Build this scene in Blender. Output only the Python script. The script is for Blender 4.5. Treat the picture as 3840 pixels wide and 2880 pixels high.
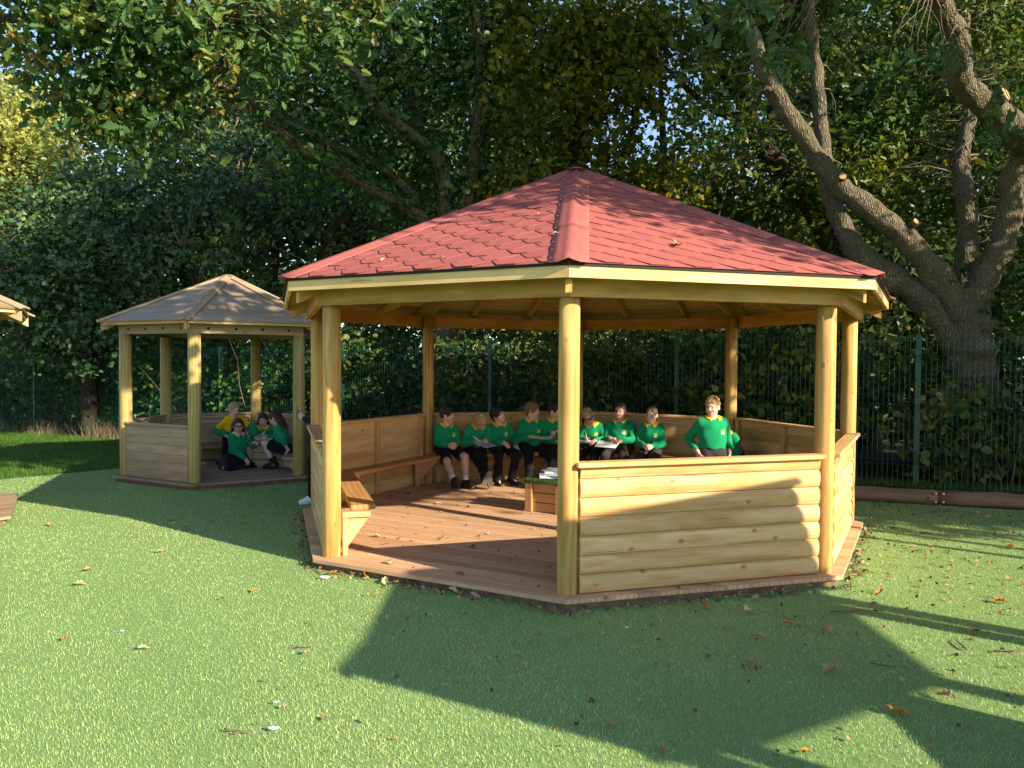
import bpy, bmesh, math, random
import numpy as np
from mathutils import Matrix, Vector
rng = np.random.default_rng(11); random.seed(5)
for o in list(bpy.data.objects): bpy.data.objects.remove(o)
scene = bpy.context.scene
COL = scene.collection
PI = math.pi
# ------------------------------------------------------------------ camera
CAM_Z = 1.7139
cam = bpy.data.cameras.new('camera'); camo = bpy.data.objects.new('camera', cam); COL.objects.link(camo)
cam.sensor_width = 36; cam.lens = 27.2875; cam.clip_end = 900; cam.clip_start = 0.05
camo.matrix_world = Matrix.Translation((0, 0, CAM_Z)) @ Matrix.Rotation(PI/2-0.028663, 4, 'X') @ Matrix.Rotation(0.0064019, 4, 'Z')
scene.camera = camo
# ------------------------------------------------------------------ light
SUN_AZ = math.radians(37.0)          # sun stands to the right of and behind the camera
SUN_EL = math.radians(24.0)
sdir = Vector((math.cos(SUN_EL)*math.cos(SUN_AZ), -math.cos(SUN_EL)*math.sin(SUN_AZ), math.sin(SUN_EL)))
w = bpy.data.worlds.new('World'); scene.world = w; w.use_nodes = True
nt = w.node_tree; bg = nt.nodes['Background']
sky = nt.nodes.new('ShaderNodeTexSky'); sky.sky_type = 'NISHITA'; sky.sun_disc = False
sky.sun_elevation = SUN_EL; sky.sun_rotation = math.atan2(sdir.x, sdir.y)
sky.altitude = 100; sky.air_density = 1.0; sky.dust_density = 0.4; sky.ozone_density = 1.6
nt.links.new(sky.outputs[0], bg.inputs[0]); bg.inputs[1].default_value = 0.122
sl = bpy.data.lights.new('sun', 'SUN'); sl.energy = 5.0; sl.angle = math.radians(0.55); sl.color = (1.0, 0.86, 0.64)
so = bpy.data.objects.new('sun', sl); COL.objects.link(so)
so.rotation_euler = (-sdir).to_track_quat('-Z', 'Y').to_euler(); so.location = (8, -6, 12)
vs = scene.view_settings; vs.view_transform = 'Standard'; vs.look = 'None'; vs.gamma = 1; vs.use_curve_mapping = False
vs.exposure = 1.15
cy = scene.cycles
cy.max_bounces = 6; cy.diffuse_bounces = 3; cy.glossy_bounces = 2; cy.transmission_bounces = 4; cy.transparent_max_bounces = 8
cy.caustics_reflective = False; cy.caustics_refractive = False
# ------------------------------------------------------------------ helpers
def tag(o, label=None, cat=None, group=None, kind=None):
    if label: o['label'] = label
    if cat: o['category'] = cat
    if group: o['group'] = group
    if kind: o['kind'] = kind
    return o
def empty(name, loc=(0, 0, 0), parent=None):
    o = bpy.data.objects.new(name, None); COL.objects.link(o); o.empty_display_size = 0.1
    o.location = loc
    o['_w'] = 0
    del o['_w']
    return o
def link(name, me, parent=None, M=None):
    """link a mesh object; M is its world matrix, parents are unrotated empties or identity meshes"""
    o = bpy.data.objects.new(name, me); COL.objects.link(o)
    if parent is not None:
        o.parent = parent
        base = Matrix.Identity(4); q = parent
        while q is not None: base = q.matrix_basis @ base; q = q.parent
        o.matrix_basis = base.inverted() @ (M if M is not None else Matrix.Identity(4))
    elif M is not None: o.matrix_basis = M
    return o
def mesh(name, V, F, mat=None, smooth=False):
    me = bpy.data.meshes.new(name); me.from_pydata([tuple(v) for v in V], [], [tuple(f) for f in F])
    if mat: me.materials.append(mat)
    if smooth: me.polygons.foreach_set('use_smooth', [True]*len(me.polygons))
    me.update(); return me
def mesh_np(name, V, F, mats=(), smooth=False, midx=None):
    """V (n,3), F (m,k) all faces of the same size"""
    V = np.asarray(V, np.float32); F = np.asarray(F, np.int32); k = F.shape[1]
    me = bpy.data.meshes.new(name)
    me.vertices.add(len(V)); me.vertices.foreach_set('co', V.ravel())
    me.loops.add(F.size); me.loops.foreach_set('vertex_index', F.ravel())
    me.polygons.add(len(F)); me.polygons.foreach_set('loop_start', np.arange(0, F.size, k, dtype=np.int32))
    if midx is not None: me.polygons.foreach_set('material_index', np.asarray(midx, np.int32))
    for m in mats: me.materials.append(m)
    me.update(calc_edges=True)
    me.polygons.foreach_set('use_smooth', np.full(len(F), smooth))
    return me
_bc = {}
def box_mesh(lx, ly, lz, mat, bev=0.004):
    key = (round(lx, 4), round(ly, 4), round(lz, 4), mat.name, bev)
    if key in _bc: return _bc[key]
    bm = bmesh.new(); bmesh.ops.create_cube(bm, size=1.0)
    for v in bm.verts: v.co = (v.co.x*lx, v.co.y*ly, v.co.z*lz)
    if bev: bmesh.ops.bevel(bm, geom=bm.edges[:], offset=min(bev, lx*.3, ly*.3, lz*.3), segments=1, affect='EDGES')
    me = bpy.data.meshes.new('board'); bm.to_mesh(me); bm.free(); me.materials.append(mat); _bc[key] = me
    return me
def frame(c, x, y, z):
    return Matrix(((x[0], y[0], z[0], c[0]), (x[1], y[1], z[1], c[1]), (x[2], y[2], z[2], c[2]), (0, 0, 0, 1)))
def bar(name, p0, p1, wdir, wy, wz, mat, parent, bev=0.004, ext=0.0):
    """straight timber from p0 to p1: local X is its length (grain), wy wide along wdir, wz deep"""
    p0 = Vector(p0); p1 = Vector(p1); x = (p1-p0); L = x.length; x.normalize()
    y = Vector(wdir); y = (y-x*y.dot(x)).normalized(); z = x.cross(y)
    return link(name, box_mesh(L+ext, wy, wz, mat, bev), parent, frame((p0+p1)/2, x, y, z))
def prism_mesh(poly, t, mat, name='piece'):
    """poly in local xy, extruded 0..t in z"""
    n = len(poly); V = [(p[0], p[1], 0) for p in poly]+[(p[0], p[1], t) for p in poly]
    F = [tuple(range(n-1, -1, -1)), tuple(range(n, 2*n))]+[(i, (i+1) % n, n+(i+1) % n, n+i) for i in range(n)]
    return mesh(name, V, F, mat)
def clip(poly, a, b, c):
    """keep the part of a 2d polygon with a*x+b*y<=c"""
    out = []
    for i in range(len(poly)):
        p, q = poly[i], poly[(i+1) % len(poly)]
        dp, dq = a*p[0]+b*p[1]-c, a*q[0]+b*q[1]-c
        if dp <= 0: out.append(p)
        if dp*dq < 0:
            s = dp/(dp-dq); out.append((p[0]+(q[0]-p[0])*s, p[1]+(q[1]-p[1])*s))
    return out
def catmull(P, n):
    P = np.asarray(P, float); out = []
    Q = np.vstack([2*P[0]-P[1], P, 2*P[-1]-P[-2]])
    for i in range(1, len(Q)-2):
        for t in np.linspace(0, 1, n, endpoint=False):
            a, b, c, d = Q[i-1], Q[i], Q[i+1], Q[i+2]
            out.append(.5*((2*b)+(-a+c)*t+(2*a-5*b+4*c-d)*t*t+(-a+3*b-3*c+d)*t**3))
    out.append(P[-1]); return np.array(out)
def tube_arrays(P, R, sides=8, jitter=0.0, cap=True):
    P = np.asarray(P, float); R = np.asarray(R, float); n = len(P)
    T = np.gradient(P, axis=0); T /= np.linalg.norm(T, axis=1)[:, None]+1e-9
    up = np.array([0, 0, 1.0]) if abs(T[0, 2]) < .9 else np.array([1.0, 0, 0])
    u = np.cross(up, T[0]); u /= np.linalg.norm(u); V = []
    for i in range(n):
        u = u-T[i]*(u@T[i]); u /= np.linalg.norm(u)+1e-9; v = np.cross(T[i], u)
        a = np.arange(sides)*2*PI/sides
        r = R[i]*(1+jitter*np.sin(a*2+i*.7)+jitter*.7*np.sin(a*3-i*.5)) if jitter else np.full(sides, R[i])
        V.append(P[i]+np.outer(np.cos(a)*r, u)+np.outer(np.sin(a)*r, v))
    V = np.vstack(V); F = []
    for i in range(n-1):
        for j in range(sides):
            a, b = i*sides+j, i*sides+(j+1) % sides
            F.append((a, b, b+sides, a+sides))
    if cap:
        for base in (0, (n-1)*sides):
            V = np.vstack([V, P[0 if base == 0 else -1]]); c = len(V)-1
            for j in range(sides):
                a, b = base+j, base+(j+1) % sides
                F.append((c, b, a, a) if base == 0 else (c, a, b, b))
    return V, F
def unit(a): return a/(np.linalg.norm(a, axis=-1, keepdims=True)+1e-9)
class MB:
    """collects quads / tris into one mesh"""
    def __init__(s): s.V = []; s.F = []; s.n = 0; s.m = []
    def add(s, V, F, mi=0):
        V = np.asarray(V, float)
        s.V.append(V); s.F += [tuple(dict.fromkeys(int(i)+s.n for i in f)) for f in F]; s.m += [mi]*len(F); s.n += len(V)
    def tube(s, P, R, sides=6, mi=0, jitter=0): 
        if np.isscalar(R): R = [R]*len(P)
        s.add(*tube_arrays(P, R, sides, jitter), mi)
    def box(s, c, x, y, z, mi=0):
        c, x, y, z = [np.asarray(q, float) for q in (c, x, y, z)]
        V = [c+i*x/2+j*y/2+k*z/2 for i in (-1, 1) for j in (-1, 1) for k in (-1, 1)]
        s.add(V, [(0, 1, 3, 2), (4, 6, 7, 5), (0, 4, 5, 1), (2, 3, 7, 6), (0, 2, 6, 4), (1, 5, 7, 3)], mi)
    def mesh(s, name, mats, smooth=False):
        V = np.vstack(s.V); me = bpy.data.meshes.new(name)
        me.from_pydata(V.tolist(), [], s.F)
        for m in (mats if isinstance(mats, (list, tuple)) else [mats]): me.materials.append(m)
        me.polygons.foreach_set('material_index', s.m)
        me.polygons.foreach_set('use_smooth', [smooth]*len(me.polygons)); me.update(); return me
# ------------------------------------------------------------------ materials
def newmat(name):
    m = bpy.data.materials.new(name); m.use_nodes = True; t = m.node_tree
    return m, t, t.nodes['Principled BSDF']
def N(t, typ, **kw):
    n = t.nodes.new(typ)
    for k, v in kw.items(): setattr(n, k, v)
    return n
def ramp(t, fac, stops):
    r = N(t, 'ShaderNodeValToRGB'); e = r.color_ramp.elements
    while len(e) > 1: e.remove(e[-1])
    e[0].position, e[0].color = stops[0][0], (*stops[0][1], 1)
    for p, c in stops[1:]: q = e.new(p); q.color = (*c, 1)
    t.links.new(fac, r.inputs[0]); return r.outputs[0]
def vmul(t, vec, s):
    n = N(t, 'ShaderNodeVectorMath', operation='MULTIPLY'); t.links.new(vec, n.inputs[0]); n.inputs[1].default_value = s; return n.outputs[0]
def noise(t, vec, scale, detail=3, rough=.55, dist=0.0):
    n = N(t, 'ShaderNodeTexNoise'); n.inputs['Scale'].default_value = scale; n.inputs['Detail'].default_value = detail
    n.inputs['Roughness'].default_value = rough; n.inputs['Distortion'].default_value = dist
    if vec is not None: t.links.new(vec, n.inputs['Vector'])
    return n.outputs['Fac']
def mixc(t, fac, a, b, mode='MIX'):
    n = N(t, 'ShaderNodeMix', data_type='RGBA', blend_type=mode)
    for s, v in ((n.inputs[0], fac), (n.inputs[6], a), (n.inputs[7], b)):
        if isinstance(v, (int, float)): s.default_value = v
        elif isinstance(v, tuple): s.default_value = (*v, 1)
        else: t.links.new(v, s)
    return n.outputs[2]
def math_(t, op, a, b=None, clamp=False):
    n = N(t, 'ShaderNodeMath', operation=op, use_clamp=clamp)
    for i, v in ((0, a), (1, b)):
        if v is None: continue
        if isinstance(v, (int, float)): n.inputs[i].default_value = v
        else: t.links.new(v, n.inputs[i])
    return n.outputs[0]
def bump(t, h, strength, dist=.01):
    b = N(t, 'ShaderNodeBump'); b.inputs['Strength'].default_value = strength; b.inputs['Distance'].default_value = dist
    t.links.new(h, b.inputs['Height']); return b.outputs[0]
def objvec(t):
    tc = N(t, 'ShaderNodeTexCoord'); oi = N(t, 'ShaderNodeObjectInfo')
    v = N(t, 'ShaderNodeVectorMath', operation='SCALE'); v.inputs[0].default_value = (37.3, 11.7, 23.9); t.links.new(oi.outputs['Random'], v.inputs['Scale'])
    a = N(t, 'ShaderNodeVectorMath', operation='ADD'); t.links.new(tc.outputs['Object'], a.inputs[0]); t.links.new(v.outputs[0], a.inputs[1])
    return a.outputs[0], oi.outputs['Random']
def wood(name, light, dark, knot=(.30, .12, .035), rough=.6, grey=None, greyamt=0.0, ring=10.0, knots=.5, green=None, grooves=False, var=.25):
    m, t, p = newmat(name); v, rnd = objvec(t)
    broad = noise(t, vmul(t, v, (.9, 7, 7)), 1.0, 4, .6, .8)
    wv = N(t, 'ShaderNodeTexWave', wave_type='BANDS', bands_direction='Y'); wv.inputs['Scale'].default_value = ring
    wv.inputs['Distortion'].default_value = 6; wv.inputs['Detail'].default_value = 2.5; wv.inputs['Detail Scale'].default_value = .9
    t.links.new(vmul(t, v, (.22, 1, 1)), wv.inputs['Vector'])
    fine = noise(t, vmul(t, v, (3.5, 130, 130)), 1.0, 3, .6)
    f = math_(t, 'ADD', math_(t, 'MULTIPLY', broad, .46), math_(t, 'MULTIPLY', wv.outputs['Fac'], .22))
    f = math_(t, 'ADD', f, math_(t, 'MULTIPLY', fine, .40), True)
    c = ramp(t, f, [(.36, light), (.52, tuple(.5*(x+y) for x, y in zip(light, dark))), (.68, dark)])
    vo = N(t, 'ShaderNodeTexVoronoi', feature='F1'); vo.inputs['Scale'].default_value = 1
    t.links.new(vmul(t, v, (5.2, 8.0, 8.0)), vo.inputs['Vector'])
    sep = N(t, 'ShaderNodeSeparateColor'); t.links.new(vo.outputs['Color'], sep.inputs[0])
    gate = math_(t, 'LESS_THAN', sep.outputs[0], knots*.6)
    d = math_(t, 'ADD', vo.outputs['Distance'], math_(t, 'MULTIPLY', math_(t, 'SUBTRACT', fine, .5), .10))
    mr = N(t, 'ShaderNodeMapRange'); mr.inputs[1].default_value = .05; mr.inputs[2].default_value = .17; mr.inputs[3].default_value = .85; mr.inputs[4].default_value = 0
    t.links.new(d, mr.inputs[0])
    kf = math_(t, 'MULTIPLY', mr.outputs[0], gate)
    if green:
        g = noise(t, vmul(t, v, (1.3, 5, 5)), 1.3, 3, .6)
        gr = N(t, 'ShaderNodeMapRange'); gr.inputs[1].default_value = .45; gr.inputs[2].default_value = .75; gr.inputs[4].default_value = .55; t.links.new(g, gr.inputs[0])
        c = mixc(t, gr.outputs[0], c, green)
    if grey:
        g = noise(t, vmul(t, v, (1.0, 12, 12)), 1.1, 4, .65, .4)
        gr = N(t, 'ShaderNodeMapRange'); gr.inputs[1].default_value = .35; gr.inputs[2].default_value = .7; gr.inputs[4].default_value = greyamt; t.links.new(g, gr.inputs[0])
        c = mixc(t, gr.outputs[0], c, grey)
    ck = noise(t, vmul(t, v, (.9, 30, 30)), 1.0, 2, .5, .3)
    cr_ = N(t, 'ShaderNodeMapRange'); cr_.inputs[1].default_value = .70; cr_.inputs[2].default_value = .735; cr_.inputs[4].default_value = .55; t.links.new(ck, cr_.inputs[0])
    c = mixc(t, cr_.outputs[0], c, tuple(x*.35 for x in dark))
    c = mixc(t, kf, c, knot)
    hv = N(t, 'ShaderNodeHueSaturation'); t.links.new(c, hv.inputs['Color'])
    t.links.new(math_(t, 'ADD', 1-var*.5, math_(t, 'MULTIPLY', rnd, var)), hv.inputs['Value'])
    t.links.new(hv.outputs[0], p.inputs['Base Color'])
    h = math_(t, 'ADD', math_(t, 'MULTIPLY', fine, .6), math_(t, 'MULTIPLY', wv.outputs['Fac'], .4))
    if grooves:
        gv = N(t, 'ShaderNodeTexWave', wave_type='BANDS', bands_direction='Y', wave_profile='SIN'); gv.inputs['Scale'].default_value = 22
        tc = N(t, 'ShaderNodeTexCoord'); t.links.new(tc.outputs['Object'], gv.inputs['Vector'])
        h = math_(t, 'ADD', math_(t, 'MULTIPLY', h, .6), math_(t, 'MULTIPLY', gv.outputs['Fac'], .8))
    t.links.new(bump(t, h, .35, .004), p.inputs['Normal'])
    p.inputs['Roughness'].default_value = rough; p.inputs['Specular IOR Level'].default_value = .3
    return m
def plain(name, col, rough=.6, var=.12, scale=30, bmp=.1, spec=.3, metal=0, sheen=0):
    m, t, p = newmat(name); v, rnd = objvec(t)
    n = noise(t, v, scale, 4, .6)
    hv = N(t, 'ShaderNodeHueSaturation'); hv.inputs['Color'].default_value = (*col, 1)
    t.links.new(math_(t, 'ADD', 1-var, math_(t, 'MULTIPLY', n, var*2)), hv.inputs['Value'])
    t.links.new(hv.outputs[0], p.inputs['Base Color']); p.inputs['Roughness'].default_value = rough
    p.inputs['Specular IOR Level'].default_value = spec; p.inputs['Metallic'].default_value = metal
    if sheen: p.inputs['Sheen Weight'].default_value = sheen
    if bmp: t.links.new(bump(t, n, bmp, .004), p.inputs['Normal'])
    return m
M_POST = wood('post_timber', (.64, .395, .14), (.40, .21, .052), ring=7, knots=.5, green=(.45, .34, .12), var=.14)
M_CLAD = wood('cladding_timber', (.72, .47, .245), (.52, .28, .10), ring=9, knots=.8, green=(.60, .42, .18), var=.26)
M_BEAM = wood('beam_timber', (.62, .37, .125), (.42, .205, .05), ring=8, knots=.6, green=(.48, .34, .135), var=.22)
M_FASC = wood('fascia_timber', (.76, .53, .25), (.60, .36, .125), ring=8, knots=.75, var=.1)
M_BEAM_BOUNCE = wood('beam_timber_bounce', (.58, .29, .07), (.38, .165, .03), ring=8, knots=.6, var=.2)  # beam timber copy, with orange bounce light from the deck put into its colour
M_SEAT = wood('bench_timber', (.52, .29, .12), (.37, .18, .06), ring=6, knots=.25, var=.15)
M_DECK = wood('deck_timber', (.70, .42, .23), (.48, .255, .125), knot=(.16, .07, .04), ring=9, knots=.45, grey=(.50, .38, .30), greyamt=.5, grooves=True, var=.4, rough=.7)
M_PLY = wood('ceiling_ply', (.60, .42, .18), (.44, .28, .10), ring=3, knots=.35, var=.12)
M_OLD = wood('weathered_timber', (.52, .36, .21), (.36, .23, .12), ring=9, knots=.4, grey=(.40, .33, .27), greyamt=.75, var=.22, rough=.75)
M_OLDROOF = wood('weathered_roof_boards', (.42, .29, .17), (.27, .18, .105), knot=(.06, .045, .035), ring=9, knots=.4, grey=(.32, .28, .24), greyamt=.9, var=.3, rough=.6)
M_OLDPOST = wood('weathered_post', (.52, .39, .15), (.35, .25, .085), ring=7, knots=.35, green=(.30, .29, .12), var=.16)
M_OLDDECK = wood('weathered_deck', (.36, .24, .14), (.24, .15, .085), ring=9, knots=.3, grey=(.30, .25, .21), greyamt=.9, grooves=True, var=.3, rough=.75)
M_LOG = wood('edging_log', (.24, .14, .085), (.15, .08, .045), knot=(.05, .02, .012), ring=6, knots=.3, grey=(.24, .17, .13), greyamt=.5, var=.15, rough=.8)
M_FELT = plain('black_felt', (.02, .02, .022), .75, .3, 60)
M_STEEL = plain('zinc_screw', (.55, .56, .58), .4, .1, 40, 0, .5, .8)
M_FENCE = plain('green_powder_coat', (.008, .075, .055), .45, .15, 25, .02, .5)
M_HOLE = plain('dark_hole', (.018, .012, .008), .9, .1)
def shingle_mat():
    m, t, p = newmat('red_felt_shingle'); v, rnd = objvec(t)
    g = noise(t, v, 420, 2, .6); b = noise(t, v, 3, 3, .6)
    c = ramp(t, g, [(.3, (.265, .072, .068)), (.7, (.45, .148, .130))])
    c = mixc(t, math_(t, 'MULTIPLY', b, .35), c, (.38, .082, .068))
    hv = N(t, 'ShaderNodeHueSaturation'); t.links.new(c, hv.inputs['Color']); t.links.new(math_(t, 'ADD', .93, math_(t, 'MULTIPLY', rnd, .14)), hv.inputs['Value'])
    t.links.new(hv.outputs[0], p.inputs['Base Color']); p.inputs['Roughness'].default_value = .85; p.inputs['Specular IOR Level'].default_value = .2
    t.links.new(bump(t, g, .5, .003), p.inputs['Normal']); return m
M_SHING = shingle_mat()
def ground_mat(name, a, b, c3, s1, s2, bmp=.5, dist=.012):
    m, t, p = newmat(name); tc = N(t, 'ShaderNodeTexCoord'); v = tc.outputs['Object']
    f = noise(t, v, s1, 3, .65); g = noise(t, v, s2, 4, .6)
    c = ramp(t, f, [(.32, a), (.68, b)])
    gr = N(t, 'ShaderNodeMapRange'); gr.inputs[1].default_value = .35; gr.inputs[2].default_value = .72; gr.inputs[4].default_value = .6; t.links.new(g, gr.inputs[0])
    c = mixc(t, gr.outputs[0], c, c3)
    t.links.new(c, p.inputs['Base Color']); p.inputs['Roughness'].default_value = .85; p.inputs['Specular IOR Level'].default_value = .15
    t.links.new(bump(t, f, bmp, dist), p.inputs['Normal']); return m
M_TURF = ground_mat('turf_base', (.13, .225, .085), (.295, .44, .155), (.23, .38, .13), 260, 1.3)
M_LAWN = ground_mat('lawn_base', (.035, .085, .012), (.075, .16, .022), (.06, .10, .03), 60, 2.0)
M_SOIL = ground_mat('soil', (.035, .026, .016), (.07, .052, .03), (.03, .04, .015), 25, 1.5, .8, .05)
def blade_mat(name, cols, rough=.5, trans=.25):
    m, t, p = newmat(name)
    at = N(t, 'ShaderNodeAttribute', attribute_name='tint')
    n = len(cols); c = ramp(t, at.outputs['Fac'], [(i/(n-1), cols[i]) for i in range(n)])
    t.links.new(c, p.inputs['Base Color']); p.inputs['Roughness'].default_value = rough; p.inputs['Specular IOR Level'].default_value = .35
    if trans:
        tr = N(t, 'ShaderNodeBsdfTranslucent'); t.links.new(c, tr.inputs[0])
        mx = N(t, 'ShaderNodeMixShader'); mx.inputs[0].default_value = trans
        out = t.nodes['Material Output']; t.links.new(p.outputs[0], mx.inputs[1]); t.links.new(tr.outputs[0], mx.inputs[2]); t.links.new(mx.outputs[0], out.inputs[0])
    return m
def face_attr(me, name, vals):
    a = me.attributes.new(name, 'FLOAT', 'FACE'); a.data.foreach_set('value', np.asarray(vals, np.float32))
# ------------------------------------------------------------------ ground
ZD = 0.085
def sheet(name, poly, z, mat):
    o = link(name, mesh(name, [(x, y, z) for x, y in poly], [tuple(range(len(poly)))], mat)); tag(o, kind='structure'); return o
sheet('ground', [(-300, -300), (300, -300), (300, 500), (-300, 500)], -0.05, M_SOIL)
sheet('lawn', [(-60, 4), (-6, 4), (-4, 9), (-4, 14.4), (-11.5, 18.6), (-60, 40)], -0.006, M_LAWN)
sheet('turf', [(-60, -60), (60, -60), (60, -12), (6.75, 8.90), (4.30, 9.70), (3.05, 10.1), (1.0, 11.5), (-1.5, 11.3), (-2.4, 13.2), (-4.4, 13.8), (-6.17, 12.16), (-7.25, 10.95), (-9.5, 9.0), (-60, 6)], 0.0, M_TURF)
# ------------------------------------------------------------------ large gazebo with the red shingle roof
GX, GY, GT = 0.66415, 8.2184, -0.0951
class Ring:
    def __init__(s, cx, cy, t, n): s.c = Vector((cx, cy, 0)); s.t = t; s.n = n; s.h = PI/n
    def v(s, k, R, z=0): a = s.t+k*2*s.h; return s.c+Vector((R*math.sin(a), -R*math.cos(a), z))
    def nt(s, k): m = s.t+(k+.5)*2*s.h; return Vector((math.sin(m), -math.cos(m), 0)), Vector((math.cos(m), math.sin(m), 0))
    def p(s, k, u, a, z): n, t = s.nt(k); return s.c+n*a+t*u+Vector((0, 0, z))
    def half(s, a): return a*math.tan(s.h)
UPZ = Vector((0, 0, 1))
def trapezoid(name, ring, k, a0, a1, z, hgt, mat, parent, trim=0.002):
    """timber with mitred ends between apothems a0<a1"""
    n, t = ring.nt(k); h0, h1 = ring.half(a0)-trim, ring.half(a1)-trim; d = a1-a0
    me = prism_mesh([(-h0, -d/2), (h0, -d/2), (h1, d/2), (-h1, d/2)], hgt, mat)
    return link(name, me, parent, frame(ring.p(k, 0, (a0+a1)/2, z), t, n, -UPZ) @ Matrix.Scale(-1, 4, (0, 0, 1)))
def trap_fix(name, ring, k, a0, a1, z, hgt, mat, parent, trim=0.002):
    n, t = ring.nt(k); h0, h1 = ring.half(a0)-trim, ring.half(a1)-trim; d = a1-a0
    # local x along -t, y outward, z up (right handed)
    me = prism_mesh([(-h0, -d/2), (h0, -d/2), (h1, d/2), (-h1, d/2)], hgt, mat)
    return link(name, me, parent, frame(ring.p(k, 0, (a0+a1)/2, z), -t, n, n.cross(t)*-1 if (-t).cross(n).z < 0 else UPZ))
def post(name, base, top, r, mat, parent, lean=0):
    L = top-base.z; P = [(-L/2, 0, 0), (-L/2+.006, 0, 0), (-L*.2, 0, 0), (L*.2, 0, 0), (L/2, 0, 0)]
    V, F = tube_arrays(P, [r*.96, r, r*1.005, r*.995, r*.985], 28, .006)
    F = [tuple(dict.fromkeys(f)) for f in F]
    me = mesh('post', V, F, mat, True)
    a = random.uniform(0, 6.28); y = Vector((math.cos(a), math.sin(a), 0))
    return link(name, me, parent, frame((base.x, base.y, base.z+L/2), UPZ, y, UPZ.cross(y)))
def profile_mesh(prof, L, mat, name='board'):
    n = len(prof); V = [(-L/2, p[0], p[1]) for p in prof]+[(L/2, p[0], p[1]) for p in prof]
    F = [(i, (i+1) % n, n+(i+1) % n, n+i) for i in range(n)]+[tuple(range(n-1, -1, -1)), tuple(range(n, 2*n))]
    me = mesh(name, V, F, mat); me.validate()
    bm = bmesh.new(); bm.from_mesh(me); bmesh.ops.recalc_face_normals(bm, faces=bm.faces[:]); bm.to_mesh(me); bm.free()
    return me
LOGLAP = [(0, 0), (.020, 0), (.026, .004), (.033, .030), (.036, .062), (.034, .092), (.026, .115), (.012, .1285), (.004, .1335), (0, .1335)]
def clip_prof(h): return [(d, z) for d, z in LOGLAP if z < h]+[(max(.02, .033), h), (0, h)]
def gusset(ring, k, u, a_in, a_wall, ztop, parent, mleg, mply):
    """bench bracket: leg against the wall, arm under the seat, triangular plate"""
    n, t = ring.nt(k); z0 = ZD
    bar('bench_leg', ring.p(k, u, a_wall-.03, z0), ring.p(k, u, a_wall-.03, ztop-.05), t, .07, .045, mleg, parent)
    bar('bench_arm', ring.p(k, u, a_wall-.005, ztop-.025), ring.p(k, u, a_in+.03, ztop-.025), t, .07, .046, mleg, parent)
    d = a_wall-.055-a_in-.04; hh = min(.24, ztop-.08)
    me = prism_mesh([(0, 0), (d, 0), (0, -hh)], .016, mply)
    link('bench_bracket', me, parent, frame(ring.p(k, u, a_wall-.055, ztop-.0505)-t*.008, -n, UPZ, (-n).cross(UPZ)))
def seat(ring, k, a0, a1, z, th, mat, parent, lo=None, hi=None, ch=.05):
    n, t = ring.nt(k); h0, h1 = ring.half(a0)-.003, ring.half(a1)-.003; c = (a0+a1)/2
    # coordinates (u, depth outward)
    L = [(-h0, a0-c), (-h1, a1-c)] if lo is None else [(lo, a0-c+ch), (lo, a1-c)]
    if lo is not None: L = [(lo+ch*.6, a0-c), (lo, a0-c+ch), (lo, a1-c)]
    Rr = [(h1, a1-c), (h0, a0-c)] if hi is None else [(hi, a1-c), (hi, a0-c+ch), (hi-ch*.6, a0-c)]
    poly = [(p[0], p[1]) for p in (L+Rr)]; poly = poly[::-1]
    bm = bmesh.new(); vs_ = [bm.verts.new((x, y, 0)) for x, y in poly]; f = bm.faces.new(vs_); f.normal_update()
    r = bmesh.ops.extrude_face_region(bm, geom=[f]); bmesh.ops.translate(bm, vec=(0, 0, th), verts=[g for g in r['geom'] if isinstance(g, bmesh.types.BMVert)])
    bmesh.ops.recalc_face_normals(bm, faces=bm.faces[:]); bmesh.ops.bevel(bm, geom=bm.edges[:], offset=.006, segments=1, affect='EDGES')
    me = bpy.data.meshes.new('seat'); bm.to_mesh(me); bm.free(); me.materials.append(mat)
    zx = t.cross(n)
    Mx = frame(ring.p(k, 0, c, z-th), t, n, UPZ)
    if zx.z < 0:   # t x n points down: mirror u through the mesh instead of the matrix
        for v_ in me.vertices: v_.co.x = -v_.co.x
        me.flip_normals(); Mx = frame(ring.p(k, 0, c, z-th), -t, n, UPZ)
    return link('bench_seat', me, parent, Mx)
def deck(ring, R, pitch, kdir, parent, mat, matframe, zt=ZD, th=.030):
    n, t = ring.nt(kdir); a = R*math.cos(ring.h); v = a; i = 0
    base = n.cross(t).z
    x = t if t.cross(n).z > 0 else -t
    while v > -R:
        v1 = v-pitch+.005
        poly = [(-R*1.2, v1), (R*1.2, v1), (R*1.2, v), (-R*1.2, v)]
        for k in range(ring.n):
            if k == kdir: continue
            nk, _ = ring.nt(k); poly = clip(poly, nk.dot(x), nk.dot(n), a)
            if len(poly) < 3: break
        if len(poly) >= 3:
            cy = (v+v1)/2; poly = [(p[0], p[1]-cy) for p in poly]
            link('deck_board', prism_mesh(poly, th, mat), parent, frame(ring.c+n*cy+UPZ*(zt-th+random.uniform(-.0012, .0012)), x, n, UPZ))
        v -= pitch; i += 1
    me = prism_mesh([(ring.v(k, R-.05)-ring.c)[:2] for k in range(ring.n)], zt-th-.004, matframe)  # joist frame filled in as one solid dark slab that blocks light
    link('deck_frame_block', me, parent, Matrix.Translation(ring.c))
RG = Ring(GX, GY, GT, 8)
g1 = empty('octagonal_gazebo', (GX, GY, 0))
tag(g1, 'large open octagonal timber gazebo with red hexagonal shingle roof', 'gazebo')
RP, RB, RF, RDK = 2.8, 2.93, 3.177, 2.968
C8 = math.cos(PI/8)
zt = lambda R: ZD+3.649-.428*R           # roof top surface along the hips
deck(RG, RDK, .128, 7, g1, M_DECK, M_LOG)
for k in range(8): post('post', RG.v(k, RP, ZD), ZD+2.215, .075, M_POST, g1)
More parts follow.
